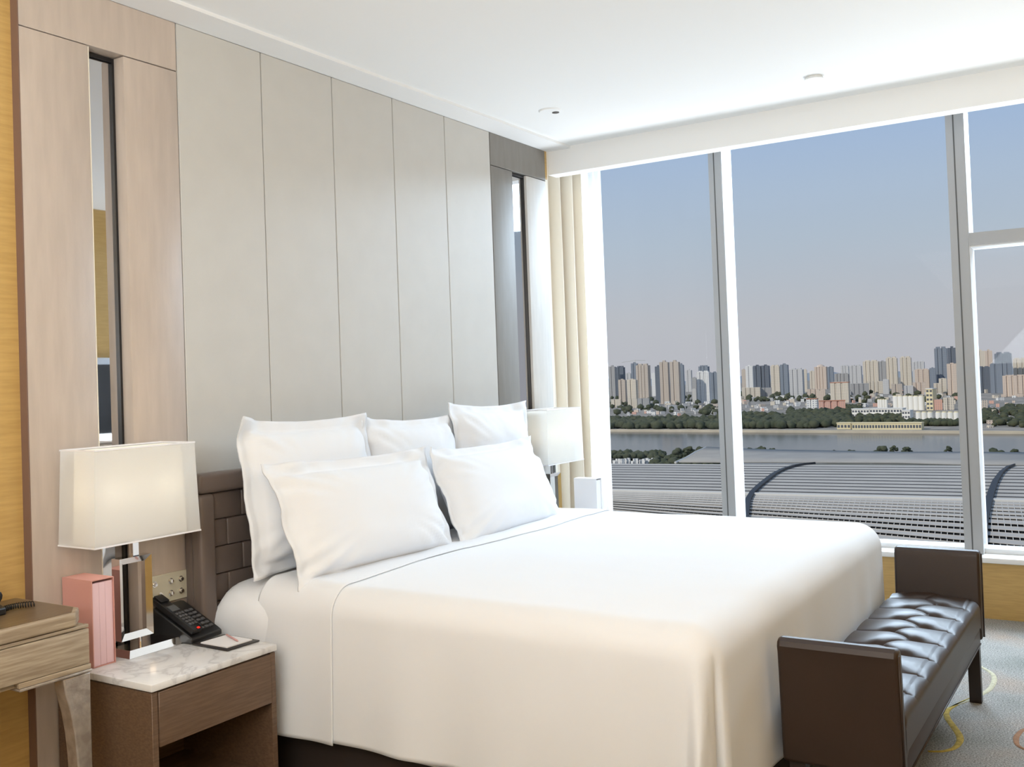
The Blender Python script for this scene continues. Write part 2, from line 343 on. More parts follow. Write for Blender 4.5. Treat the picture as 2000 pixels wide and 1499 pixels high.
# mattress in its fitted sheet, bulging over the head end
def drape(bm, x0, x1, yh, yf, zt, r, drop, foot, nu=150, nv=150, off=0., flare=.04, pleat=0, wr=.004, seed=0, head=0., zbot=None, tmin=0., tmax=None):
    W = x1-x0; Lh = drop
    L = yh-yf; ext = drop if foot else 0
    ustep = W+2*Lh; vstep = (tmax or L+ext)-tmin
    def prof(d):
        q = PI*r/2
        if d <= 0: return 0, 0
        if d < q: return r*math.sin(d/r), r*(1-math.cos(d/r))
        return r+(d-q)*flare, r+(d-q)
    def fn(u, v):
        s = -Lh+ustep*u; tt = tmin+vstep*v
        a = max(0, r-s if s < r else (s-(W-r) if s > W-r else 0)); a = a if a > 0 else 0
        bq = max(0, tt-(L-r)) if foot else 0
        sx = max(r, min(W-r, s)); sy = min(tt, L-r) if foot else tt
        side = -1 if s < W/2 else 1
        puff = 0
        if a > 0 and bq > 0:
            d = max(a, bq); phi = (bq/a*45 if a >= bq else 90-a/bq*45); ph = R(phi)
        elif a > 0: d = a; ph = 0
        elif bq > 0: d = bq; ph = PI/2
        else: d = 0; ph = 0
        o_, dr = prof(d)
        nz = Vector((s*2.2+seed, tt*2.2, 0))
        if d > r*1.2 and pleat and 0 < ph < PI/2:
            k = min(1, (d-r)/.35); o_ += pleat*k*math.exp(-((math.degrees(ph)-34)/15)**2)*1.0
            o_ -= pleat*.55*k*math.exp(-((math.degrees(ph)-62)/7)**2)
        ofoot = r*min(1, o_/r)+(o_-r*min(1, o_/r))*.35
        x = x0+sx + side*(o_+off)*math.cos(ph) if d > 0 else x0+sx
        y = yh-sy - (ofoot+off)*math.sin(ph) if d > 0 else yh-sy
        z = zt+off-dr
        n1 = noise.noise(nz*1.3)*wr*1.6+noise.noise(Vector((s*7+tt*2, tt*5-s, seed)))*wr*.7
        if d > r: 
            k = (d-r)/.4; w_ = noise.noise(Vector(((s if bq > a else tt)*5.5, seed+3, d*1.2)))*.016*k
            x += side*w_*math.cos(ph); y -= w_*math.sin(ph)
        else: z += n1+.012*math.sin(PI*min(1, max(0, s/W)))*math.sin(PI*min(1, tt/L)) 
        if head and tt < head:                     # roll the head end down
            f = tt/head; z -= .045*(1-math.sqrt(max(0, 1-(1-f)**2)))
        if zbot is not None: z = max(z, zbot)
        return (x, y, z)
    return grid(bm, nu, nv, fn)
b = bmesh.new(); drape(b, BX0+.012, BX1-.012, BYH, BYF+.02, BZ-.020, .12, .45, True, 100, 90, flare=-.04, head=.10, seed=9)
for v in b.verts:
    k = max(0, min(1, (v.co.y+.40)/.12)); v.co.x += (-.040 if v.co.x < 1.1 else .03)*k*max(0, min(1, abs(v.co.x-1.1)-.75))*3.5 if abs(v.co.x-1.1) > .75 else 0
mt = obj('mattress', b, M['linen'], bed, smooth=True)
b = bmesh.new(); drape(b, BX0, BX1, BYH, BYF, BZ-.004, 0.10, .452, True, 240, 220, flare=.045, pleat=.075, seed=2, tmin=.235)
dv = obj('duvet', b, M['linen'], bed, smooth=True); dv['label'] = 'plain white duvet hanging over the sides with a corner pleat'
md = dv.modifiers.new('t', 'SOLIDIFY'); md.thickness = .012; md.offset = -1
b = bmesh.new(); drape(b, BX0, BX1, BYH, BYF, BZ-.004, 0.10, .462, True, 240, 50, off=.002, flare=.045, seed=2, tmin=.20, tmax=.545)
for v in b.verts:                                   # the folded-back edge wanders a little
    k = max(0, min(1, (-.33-v.co.y)/.29)); v.co.y += k*(.022*math.sin(v.co.x*2.6+.5)-.01*math.sin(v.co.x*6))
fl = obj('folded_sheet_band', b, M['linen'], bed, smooth=True); fl['label'] = 'white turned-down band of the duvet below the pillows'
md = fl.modifiers.new('t', 'SOLIDIFY'); md.thickness = .0035; md.offset = 1
# headboard: rolled leather frame round woven padded squares
HX0, HX1 = -.045, 2.235
hb = bx('headboard', M['hleather'], bed, HX0+.01, HX1-.01, -.045, -.004, .12, 1.095, bev=.01)
def bar(x0, x1, z0, z1, nm='headboard_frame'):
    o = bx(nm, M['hleather'], hb, x0, x1, -.105, -.0455, z0, z1, bev=.018, seg=4)
bar(HX0, HX0+.075, .12, 1.03); bar(HX1-.075, HX1, .12, 1.03); bar(HX0, HX1, 1.031, 1.103)
k = 0
xs = HX0+.078; zz = 1.028
for j in range(6):
    z1 = zz-.098*j; z0 = z1-.0965
    x = xs - (.0 if j % 2 == 0 else .075)
    while x < HX1-.078-.02:
        a0 = max(x, xs)+.0005; a1 = min(x+.150, HX1-.078)-.0005
        if a1-a0 > .03: bx('padded_square', M['hleather'], hb, a0, a1, -.076, -.0455, z0, z1, bev=.007, seg=3)
        x += .15

# pillows
def pillow(name, w_, h_, t_, flange, M_world, seed, label, dog=(0, 0, 0, 0), grp=None, wr=1.0):
    b = bmesh.new(); n = 46
    def surf(sgn):
        def fn(u, v):
            a = u*2-1; c = v*2-1
            fx = 1-2*flange/w_; fz = 1-2*flange/h_
            ia, ic = min(1, abs(a)/fx), min(1, abs(c)/fz)
            th = (max(0, 1-ia**2.6)*max(0, 1-ic**2.6))**.42
            # sides pulled in, corners pointed
            pull = 1-.035*(1-abs(c)**2)*abs(a)**3; pull2 = 1-.075*(1-abs(a)**2)*abs(c)**3
            x = a*w_/2*pull; z = c*h_/2*pull2
            q = Vector((a*2.1+seed*3.1, c*2.1, seed)); edge = max(ia, ic)
            wv = noise.noise(q*1.3)*.009+noise.noise(q*4)*.004*(edge**2)
            rad = abs(a)**2*abs(c)**2
            wv += rad*.010*math.sin(18*(a*c)+seed)*wr
            ang = math.atan2(c, a); 
            crs = math.exp(-((math.hypot(abs(a)-fx*.9, abs(c)-fz*.9))/.35)**2)
            wv += crs*.007*math.sin(ang*26+seed)*wr
            y = sgn*(t_/2*th+.003) + wv*(1 if sgn > 0 else .8)
            fl_ = max(0, edge-.0) if (abs(a) > fx or abs(c) > fz) else 0
            if fl_: y += .003*math.sin(a*9+seed) + .006*math.sin(c*8+seed*2)
            k = (0 if a < 0 else 1)+(0 if c < 0 else 2); y += dog[k]*abs(a)**5*abs(c)**5
            z -= .10*t_*0
            return (x, y, z)
        return fn
    V1 = grid(b, n, n, surf(1)); V2 = grid(b, n, n, surf(-1))
    m = n
    for i in range(m):
        for A, B in (((i, 0), (i+1, 0)), ((i, m), (i+1, m)), ((0, i), (0, i+1)), ((m, i), (m, i+1))):
            b.faces.new((V1[A[0]][A[1]], V1[B[0]][B[1]], V2[B[0]][B[1]], V2[A[0]][A[1]]))
    for v in b.verts: v.co = M_world.to_3x3() @ v.co
    t = bpy.data.objects.new(name, None)
    bpy.data.objects.remove(t)
    bmesh.ops.recalc_face_normals(b, faces=b.faces)
    me = bpy.data.meshes.new(name); b.to_mesh(me); b.free(); me.materials.append(M['linen2'])
    for p in me.polygons: p.use_smooth = True
    o = bpy.data.objects.new(name, me); C.objects.link(o); o.location = M_world.translation
    return tag(o, label, 'pillow', grp)
def TR(x, y, z, lean, yaw=0, roll=0):
    return Matrix.Translation((x, y, z)) @ Euler((R(lean), R(roll), R(yaw)), 'XYZ').to_matrix().to_4x4()
# lean<0 tips the top towards the headboard
PW = 'white pillows propped against the headboard'
pillow('pillow', .735, .575, .19, .055, TR(.418, -.225, 1.003, -10, -1.5, .8), 1, 'tall white pillow at the back left, against the headboard by the near lamp', (.0, 0, -.06, 0), PW)
pillow('pillow', .74, .58, .18, .045, TR(1.125, -.20, .968, -9, 2, 1.5), 2, 'tall white pillow in the middle of the back row', (0, 0, -.02, .02), PW)
pillow('pillow', .70, .60, .18, .045, TR(1.80, -.20, .995, -9, 0, 1.6), 3, 'tall white pillow at the back right, beside the far lamp', (0, 0, 0, -.03), PW)
pillow('pillow', .905, .48, .19, .055, TR(.512, -.415, .910, -21, -2.5, .8), 4, 'long white pillow lying in front at the left, nearest the near lamp', (0, 0, .03, -.02), PW, 1.5)
pillow('pillow', .98, .47, .19, .045, TR(1.465, -.42, .895, -23, 3, .3), 5, 'long white pillow lying in front at the right, nearest the window', (.02, 0, -.03, 0), PW, 1.2)

# ------------------------------------------------------------------ nightstands
def nightstand(x0, x1, label):
    YF, ZT = -.459, .555
    t = thing('nightstand', label, 'nightstand', ((x0+x1)/2, -.23, 0))
    bx('marble_top', M['marble'], t, x0, x1, YF, -.004, ZT-.022, ZT, bev=.004)
    a, b_, f = x0+.006, x1-.002, YF+.008
    bx('side_panel', M['walnut'], t, a, a+.022, f, -.006, .03, ZT-.026, bev=.0015, seg=1)
    bx('side_panel', M['walnut'], t, b_-.022, b_, f, -.006, .03, ZT-.026, bev=.0015, seg=1)
    bx('drawer', M['walnut'], t, a+.0235, b_-.0235, f-.004, f+.40, .368, ZT-.028, bev=.002, seg=1)
    bx('back_panel', M['walnut'], t, a+.0225, b_-.0225, -.02, -.007, .03, .366)
    bx('bottom_shelf', M['walnut'], t, a+.0225, b_-.0225, f, -.021, .12, .142)
    bx('plinth', M['legdark'], t, a+.02, b_-.02, f+.03, -.02, 0, .0295)
    return t
nightstand(-.571, -.052, 'brown oak nightstand with white marble top on the near side of the bed')
nightstand(2.262, 2.772, 'brown nightstand between the bed and the cream drape')

# ------------------------------------------------------------------ lamps
def lamp(cx, label):
    z0 = .5555; yc = -.112
    t = thing('table_lamp', label, 'lamp', (cx, yc, z0))
    # base: low chrome block with sloped sides
    bx0, bx1, by0, by1 = cx-.062, cx+.152, yc-.055, yc+.055
    bx0, bx1 = cx-.067, cx+.155
    b = bmesh.new()
    lo = [b.verts.new((x, y, z0)) for x, y in ((bx0, by0), (bx1, by0), (bx1, by1), (bx0, by1))]
    hi = [b.verts.new((x, y, z0+.022)) for x, y in ((bx0+.012, by0+.012), (bx1-.012, by0+.012), (bx1-.012, by1-.012), (bx0+.012, by1-.012))]
    b.faces.new(lo[::-1]); b.faces.new(hi)
    for i in range(4): b.faces.new((lo[i], lo[(i+1) % 4], hi[(i+1) % 4], hi[i]))
    obj('lamp_base', b, M['chrome'], t)
    fx = cx-.010
    b = bmesh.new(); cyl(b, (cx+.02, yc, z0+.022), .006, .032, 16); obj('lamp_neck', b, M['chrome'], t, angle=40)
    # hollow rectangular chrome frame with bevelled inner and outer slopes
    fx0, fx1, fz0, fz1 = cx-.068, cx+.060, z0+.050, z0+.312
    b = bmesh.new()
    prof = [(0, .020), (0, -.020), (.020, -.010), (.020, .010)]         # (inset, y)
    rings = []
    for ins, yy in prof:
        rings.append([b.verts.new((x, yc+yy, z)) for x, z in ((fx0+ins, fz0+ins), (fx1-ins, fz0+ins), (fx1-ins, fz1-ins), (fx0+ins, fz1-ins))])
    for k in range(4):
        A, B = rings[k], rings[(k+1) % 4]
        for i in range(4): b.faces.new((A[i], A[(i+1) % 4], B[(i+1) % 4], B[i]))
    obj('open_frame', b, M['chrome'], t)
    b = bmesh.new(); cyl(b, (cx, yc, fz1), .007, .19, 16); box(b, cx-.006, cx+.017, yc-.010, yc+.010, fz1+.0, fz1+.09); obj('lamp_stem', b, M['chrome'], t, angle=40)
    # rectangular tapered shades
    def shade(nm, m, w0, w1, d0, d1, zb, zt_, rim=.0):
        b = bmesh.new()
        lo = [b.verts.new((cx+sx_*w0, yc+sy_*d0, zb)) for sx_, sy_ in ((-1, -1), (1, -1), (1, 1), (-1, 1))]
        hi = [b.verts.new((cx+sx_*w1, yc+sy_*d1, zt_)) for sx_, sy_ in ((-1, -1), (1, -1), (1, 1), (-1, 1))]
        for i in range(4): b.faces.new((lo[i], lo[(i+1) % 4], hi[(i+1) % 4], hi[i]))
        o = obj(nm, b, m, t)
        md = o.modifiers.new('t', 'SOLIDIFY'); md.thickness = .0012; return o
    s = shade('lamp_shade', M['organza'], .212, .200, .090, .085, .925, 1.226)
    si = shade('inner_shade', M['shadein'], .186, .176, .052, .048, .928, 1.222)
    for z, w_, d_ in ((.925, .212, .090), (1.222, .2005, .0855)):
        b = bmesh.new(); R4 = []
        for e, zz_ in ((.0016, z), (.0016, z+.005), (-.0016, z+.005), (-.0016, z)):
            R4.append([b.verts.new((cx+q[0]*(w_+e), yc+q[1]*(d_+e), zz_)) for q in ((-1, -1), (1, -1), (1, 1), (-1, 1))])
        for k in range(4):
            for i in range(4): b.faces.new((R4[k][i], R4[k][(i+1) % 4], R4[(k+1) % 4][(i+1) % 4], R4[(k+1) % 4][i]))
        obj('shade_trim', b, M['paper'], s)
    b = bmesh.new(); box(b, cx-.165, cx+.165, yc-.002, yc+.002, 1.05, 1.053); box(b, cx-.002, cx+.002, yc-.062, yc+.062, 1.05, 1.053); obj('shade_spider', b, M['chrome'], t)
    b = bmesh.new(); bmesh.ops.create_uvsphere(b, u_segments=16, v_segments=10, radius=.028, matrix=Matrix.Translation((cx, yc, 1.09))); obj('bulb', b, M['bulb'], t, smooth=True)
    for dx_ in (-.11, 0, .11):
        pl = bpy.data.lights.new('lamp_glow', 'POINT'); pl.energy = LAMP_W; pl.color = (1, .975, .95); pl.shadow_soft_size = .045
        po = bpy.data.objects.new('lamp_glow', pl); C.objects.link(po); po.parent = t; po.location = (dx_, 0, 1.085-z0)
    return t
LAMP_W = .36
M['bulb'] = emis('lamp_bulb', (1, .93, .82), .6)
lamp(-.347, 'table lamp with white rectangular shade on chrome frame, beside the pink slipcase')
lamp(2.542, 'table lamp with white rectangular shade beside the cream drape, beyond the bed')

# ------------------------------------------------------------------ things on the near nightstand
def slipcase(x0, x1, y0, y1, z0, h, label, mc, mp, nm='slipcase'):
    t = thing(nm, label, 'slipcase', ((x0+x1)/2, (y0+y1)/2, z0))
    b = bmesh.new(); w_ = .0025
    box(b, x0, x0+w_, y0, y1, z0, z0+h); box(b, x1-w_, x1, y0, y1, z0, z0+h); box(b, x0+w_, x1-w_, y1-w_, y1, z0, z0+h)
    box(b, x0+w_, x1-w_, y0, y1-w_, z0, z0+w_); box(b, x0+w_, x1-w_, y0, y1-w_, z0+h-w_, z0+h)
    obj('case', b, mc, t)
    n = 3; ws = [.33, .30, .37]; x = x0+w_+.0005; tot = (x1-x0)-2*w_-.001
    for i in range(n):
        ww = tot*ws[i]; bx('booklet', mp, t, x+.0004, x+ww-.0004, y0+.002+.001*i, y1-w_-.002, z0+w_+.0003, z0+h-w_-.008, bev=.001, seg=1); x += ww
    return t
slipcase(-.538, -.455, -.153, -.006, .5555, .268, 'pink slipcase of booklets standing upright left of the near lamp', M['pink'], M['pinkpage'])
M['whitecase'] = mat('white_board', (.84, .84, .86), .6)
slipcase(2.702, 2.768, -.30, -.16, .5555, .268, 'white slipcase standing under the far lamp on the far nightstand', M['whitecase'], M['paper'])

# telephone in its cradle
T0 = Vector((-.130, -.105, .5555))
ph = thing('telephone', 'black cordless telephone in its sloping cradle beside the headboard', 'telephone', T0)
rotm = Matrix.Translation(T0) @ Euler((0, 0, R(6)), 'XYZ').to_matrix().to_4x4()
b = bmesh.new()
pr = [(-.098, 0), (-.098, .018), (-.085, .026), (.070, .105), (.088, .105), (.092, .0)]      # (y, z) wedge outline
prism(b, pr, 'x', -.075, .075)
for v in b.verts: v.co = rotm @ v.co
o = obj('cradle', b, M['phone'], ph, angle=30); md = o.modifiers.new('b', 'BEVEL'); md.width = .004; md.segments = 2
slope = math.atan2(.105-.026, .155)
def on_slope(x0, x1, s0, s1, h0, h1, bev=0):   # a box on the sloping face
    b = bmesh.new(); box(b, x0, x1, s0, s1, h0, h1, bev=bev)
    m4 = rotm @ Matrix.Translation((0, -.085, .026)) @ Euler((slope, 0, 0), 'XYZ').to_matrix().to_4x4()
    for v in b.verts: v.co = m4 @ v.co
    return b
hs = obj('handset', on_slope(-.070, -.018, -.005, .205, .004, .028, .008), M['phone'], ph, angle=40)
obj('earpiece', on_slope(-.064, -.024, .160, .200, .0282, .034, .004), M['phone'], hs, angle=40)
obj('display', on_slope(-.062, -.026, .105, .135, .0282, .0300), M['lcd'], hs)
for r_ in range(5):
    for c_ in range(3): obj('key', on_slope(-.062+.0135*c_, -.053+.0135*c_, .020+.016*r_, .030+.016*r_, .0282, .0305), M['phonegrey'], hs)
for r_ in range(6):
    for c_ in range(3): obj('key', on_slope(-.002+.022*c_, .013+.022*c_, .012+.020*r_, .022+.020*r_, .0008, .005), M['phonegrey'], ph)
obj('message_light', on_slope(-.050, -.040, -.006, .001, .0285, .0305), M['redled'], hs)
# note pad and pencil
tp = thing('note_pad', 'dark leather tray holding a white note pad on the marble top', 'note pad', (-.115, -.315, .5555))
rp_ = Matrix.Translation((-.128, -.300, .5555)) @ Euler((0, 0, R(-1)), 'XYZ').to_matrix().to_4x4()
b = bmesh.new(); box(b, -.072, .072, -.085, .085, 0, .005, bev=.002); 
for v in b.verts: v.co = rp_ @ v.co
obj('tray', b, M['padholder'], tp, angle=40)
b = bmesh.new(); box(b, -.056, .056, -.066, .060, .0053, .009)
for v in b.verts: v.co = rp_ @ v.co
obj('paper', b, M['paper'], tp)
pn = thing('pencil', 'short rose-coloured pencil lying across the white note pad', 'pencil', (-.112, -.31, .5648))
a_ = Vector((-.125, -.355, .568)); d_ = Vector((-.088, -.262, .571))
b = bmesh.new(); tube(b, [a_, a_+(d_-a_)*.12, a_+(d_-a_)*.92, d_], [.0008, .0032, .0032, .0032], 8)
obj('pencil_body', b, M['pen'], pn, angle=50)

# switch plate on the wall
sp = thing('switch_plate', 'champagne metal plate of round chrome switches on the wall above the telephone', 'switch', (-.115, 0, .712))
bx('plate', M['plate'], sp, -.203, -.030, -.009, -.0005, .664, .762, bev=.001, seg=1)
for i, (x, z) in enumerate([(-.178, .735), (-.107, .735), (-.062, .735), (-.155, .693), (-.107, .693), (-.062, .693)]):
    b = bmesh.new(); cyl(b, (x, -.0095, z), .010, -.004, 20, axis='y'); cyl(b, (x, -.0137, z), .0075, -.008, 20, r2=.006, axis='y'); obj('switch_button', b, M['chrome'], sp, angle=40)

# ------------------------------------------------------------------ desk with its telephone
DZ = .783; DXR = -.673; DYF = -.33
dk = thing('desk', 'pale oak writing desk with silver-leaf cabriole leg at the left edge', 'desk', (-1.4, -.17, 0))
XD0 = -2.35
b = bmesh.new(); ch = .05
prism(b, [(XD0, DYF), (DXR-ch, DYF), (DXR, DYF+.055), (DXR, .028), (XD0, .028)], 'z', DZ-.040, DZ)
o = obj('desk_top', b, M['deskwood'], dk, angle=30); md = o.modifiers.new('b', 'BEVEL'); md.width = .006; md.segments = 3
b = bmesh.new(); prism(b, [(XD0+.02, DYF+.012), (DXR-ch-.006, DYF+.012), (DXR-.012, DYF+.066), (DXR-.012, .020), (XD0+.02, .020)], 'z', DZ-.0005, DZ+.0012)
obj('top_veneer', b, M['desktop'], dk)
bx('apron', M['deskwood'], dk, XD0+.02, DXR-.012, DYF+.022, .01, .615, DZ-.041)
bx('drawer', M['deskwood'], dk, -1.30, DXR-.006, DYF+.002, DYF+.0215, .630, DZ-.054, bev=.003)
bx('drawer', M['deskwood'], dk, -2.30, -1.31, DYF+.002, DYF+.0215, .630, DZ-.054, bev=.003)
bx('upper_moulding', M['deskwood'], dk, XD0+.01, DXR-.004, DYF+.006, DYF+.0215, DZ-.052, DZ-.042, bev=.002)
bx('lower_moulding', M['silverleaf'], dk, -.905, DXR-.002, DYF-.002, .005, .606, .6145, bev=.003)
bx('corner_rail', M['deskwood'], dk, -.905, DXR-.004, DYF+.0005, DYF+.0215, .6150, .6290, bev=.001)
def leg(xr, sgn, y0, y1):
    prof = [(.605, .090), (.56, .082), (.50, .066), (.44, .056), (.38, .050), (.30, .046), (.18, .040), (.06, .036), (.03, .044), (0, .046)]
    b = bmesh.new()
    pts = [(xr, z) for z, w_ in prof] + [(xr-sgn*w_, z) for z, w_ in reversed(prof)]
    prism(b, pts, 'y', y0, y1)
    o = obj('leg', b, M['silverleaf'], dk, angle=35); md = o.modifiers.new('b', 'BEVEL'); md.width = .004; md.segments = 2
leg(DXR-.004, 1, DYF+.004, DYF+.054); leg(XD0+.02, -1, DYF+.004, DYF+.054)
dp = thing('telephone', 'black corded desk telephone at the left edge of the picture', 'telephone', (-.86, -.10, DZ+.0015))
zt_ = DZ+.0015
b = bmesh.new(); prism(b, [(-.17, zt_), (-.17, zt_+.02), (.005, zt_+.062), (.012, zt_)], 'x', -1.03, -.835); o = obj('telephone_body', b, M['phone'], dp, angle=30)
md = o.modifiers.new('b', 'BEVEL'); md.width = .004; md.segments = 2
b = bmesh.new(); tube(b, [(-.865, -.165, zt_+.050), (-.865, -.14, zt_+.058), (-.860, -.04, zt_+.084), (-.858, -.005, zt_+.092)], [.022, .019, .017, .023], 12); obj('handset', b, M['phone'], dp, smooth=True)
b = bmesh.new(); pts = []
for i in range(420):
    s = i/419; a = s*2*PI*26; cx_ = -.90+.165*s; cy_ = -.205+.075*math.sin(s*2.4); rr = .0075
    pts.append((cx_+.002*math.cos(a), cy_+rr*math.cos(a), zt_+.0095+rr*math.sin(a)))
tube(b, pts, .0017, 5); obj('coiled_cord', b, M['phone'], dp, smooth=True)

# ------------------------------------------------------------------ bench
BA0, BA1, BYB, BYF2 = .470, 2.262, -1.948, -2.262
BYB, BYF2 = -1.935, -2.262
bn = thing('bench', 'brown leather bench with button-tufted seat and upright ends at the foot of the bed', 'bench', (1.37, -2.1, 0))
def arm(xo, sgn):       # xo: outer face at the top; the inner face leans with it
    b = bmesh.new(); T = .062
    prof = []               # outline in x-z: outer bottom -> outer top (flares out) -> rolled top -> inner
    xb = xo+sgn*.020
    prof = [(xb, .262), (xo+sgn*.004, .58), (xo, .600), (xo+sgn*.006, .614), (xo+sgn*.022, .622), (xo+sgn*(T-.014), .620), (xo+sgn*(T-.003), .610), (xo+sgn*T, .595), (xb+sgn*(T+.004), .262)]
    prism(b, prof, 'y', BYF2, BYB)
    o = obj('bench_end', b, M['leather'], bn, angle=30); md = o.modifiers.new('b', 'BEVEL'); md.width = .010; md.segments = 3; md.limit_method = 'ANGLE'; md.angle_limit = R(50)
    # piping along the front edge
    b = bmesh.new(); tube(b, [(xo+sgn*.012, BYF2-.001, .606), (xb+sgn*.008, BYF2-.001, .265)], .0035, 6); obj('piping', b, M['leather'], o, smooth=True)
arm(BA0, 1); arm(BA1, -1)
sx0, sx1 = BA0+.086, BA1-.086
bx('seat_rail', M['leather'], bn, sx0+.001, sx1-.001, BYF2+.006, BYB, .248, .322, bev=.008)
for z in (.318, .250):
    b = bmesh.new(); tube(b, [(sx0, BYF2+.006, z), (sx1, BYF2+.006, z)], .0032, 6); obj('piping', b, M['leather'], bn, smooth=True)
px_ = (sx1-sx0)/8
def seatf(u, v):
    a = u*8.0; yy = v                       # v: 0 back top edge .. 1 front bottom
    D = (BYB-BYF2)
    Ltop = D; Lf = .100; s = v*(Ltop+Lf)
    bb = s/(Ltop)*3.0
    if bb < 1: h = abs(math.sin(PI*(a-.5)))
    elif bb < 2: h = math.sqrt(abs(math.sin(PI*(a+(bb-1)/2-.5)))*abs(math.sin(PI*(a-(bb-1)/2-.5))))
    else: h = abs(math.sin(PI*a))
    k = 1.0
    if bb < 1: k = .25+.75*bb
    if bb > 2: k = max(0.0, 1-(bb-2)*.9)
    h = min(1, (h*1.0))**.42
    rr = .035
    dip = (1-h)*.036*k
    # deep wells at the buttons
    for (bv, of) in ((1, .5), (2, 0)):
        da = ((a-of+.5) % 1)-.5; db = (bb-bv)
        dip += .024*math.exp(-((da*px_)**2+(db*D/3)**2)/(.020**2))
    crown = .020*math.sin(PI*min(1, s/Ltop))
    if s < Ltop-rr: y = BYB-s; z = .432+crown; n = (0, 0, 1)
    elif s < Ltop-rr+rr*PI/2: q = (s-(Ltop-rr))/rr; y = BYB-(Ltop-rr)-rr*math.sin(q); z = .432-rr*(1-math.cos(q))+crown*.3; n = (0, -math.sin(q), math.cos(q))
    else: q = s-(Ltop-rr+rr*PI/2); y = BYB-Ltop; z = .432-rr-q; n = (0, -1, 0)
    z = max(z, .320)
    if bb > 2.9: dip *= .5
    e = min(u, 1-u)*(sx1-sx0); z -= .016*max(0, 1-e/.03)**2
    return (sx0+(sx1-sx0)*u, y-n[1]*dip*1.0+.002, z-n[2]*dip)
b = bmesh.new(); grid(b, 320, 90, seatf)
so_ = obj('tufted_cushion', b, M['leather'], bn, smooth=True)
for (bv, of) in ((1, .5), (2, 0)):
    for i in range(1 if of == 0 else 0, 8):
        x = sx0+px_*(i+of); y = BYB-(BYB-BYF2)*bv/3
        b = bmesh.new(); bmesh.ops.create_uvsphere(b, u_segments=12, v_segments=6, radius=.010, matrix=Matrix.Translation((x, y, .410)) @ Matrix.Diagonal((1, 1, .45, 1))); obj('button', b, M['leather'], bn, smooth=True)
for x0_, y0_ in ((BA0+.035, BYF2+.014), (BA1-.080, BYF2+.014), (BA0+.035, BYB-.060), (BA1-.080, BYB-.060)):
    b = bmesh.new(); vs = box(b, x0_, x0_+.045, y0_, y0_+.045, 0, .2615)
    for v in b.verts:
        if v.co.z < .1: v.co.x += (.006 if x0_ > 1.3 else -.006); v.co.x = x0_+.0225+(v.co.x-x0_-.0225)*.85
    obj('leg', b, M['legdark'], bn)

# carpet pattern lines: raised tufted strips
def ribbon(nm, pts, wid, m):
    P = [Vector((*p, 0)) for p in pts]; fine = []
    for i in range(len(P)-1):
        p0, p1, p2, p3 = P[max(i-1, 0)], P[i], P[i+1], P[min(i+2, len(P)-1)]
        for k in range(8):
            f = k/8; fine.append(.5*((2*p1)+(-p0+p2)*f+(2*p0-5*p1+4*p2-p3)*f*f+(-p0+3*p1-3*p2+p3)*f**3))
    fine.append(P[-1]); b = bmesh.new(); prev = None; n = len(fine)
    for i, p in enumerate(fine):
        t_ = (fine[min(i+1, n-1)]-fine[max(i-1, 0)]).normalized(); nn = Vector((-t_.y, t_.x, 0))
        ww = wid*(.35+.65*math.sin(PI*(i+.5)/n)); 
        cur = [b.verts.new(p+nn*ww+Vector((0, 0, .0005))), b.verts.new(p+nn*ww*.6+Vector((0, 0, .0035))), b.verts.new(p-nn*ww*.6+Vector((0, 0, .0035))), b.verts.new(p-nn*ww+Vector((0, 0, .0005)))]
        if prev:
            for k in range(3): b.faces.new((prev[k], prev[k+1], cur[k+1], cur[k]))
        prev = cur
    o = obj(nm, b, m, bpy.data.objects['floor'], smooth=True); return o
ribbon('carpet_motif', [(2.98, -2.05), (2.784, -2.165), (2.64, -2.243), (2.433, -2.254), (2.268, -2.215), (2.126, -2.162), (2.05, -2.130)], .011, M['yarn_pale'])
ribbon('carpet_motif', [(2.27, -2.21), (2.126, -2.162), (2.027, -2.142), (1.94, -2.155), (1.845, -2.189), (1.75, -2.222), (1.679, -2.232), (1.60, -2.224), (1.545, -2.193), (1.52, -2.15)], .013, M['yarn_yellow'])
ribbon('carpet_motif', [(2.02, -2.50), (1.94, -2.425), (1.86, -2.405), (1.79, -2.405), (1.72, -2.425), (1.66, -2.50)], .010, M['yarn_rust'])
ribbon('carpet_motif', [(3.6, -2.9), (3.3, -2.75), (3.0, -2.8), (2.7, -2.65), (2.5, -2.75)], .02, M['yarn_pale'])
ribbon('carpet_motif', [(.9, -2.3), (.8, -2.2), (.72, -2.05), (.8, -1.98)], .018, M['yarn_pale'])

# television on the opposite wall, seen in the near mirror
tv = thing('television', 'wall television seen only in the near mirror strip', 'television', (2.3, YB+.05, 1.2))
bx('tv_body', M['silver'], tv, 1.55, 2.95, YB+.002, YB+.05, .86, 1.66, bev=.01)
bx('tv_display', M['screen'], tv, 1.585, 2.915, YB+.0505, YB+.054, .90, 1.61)

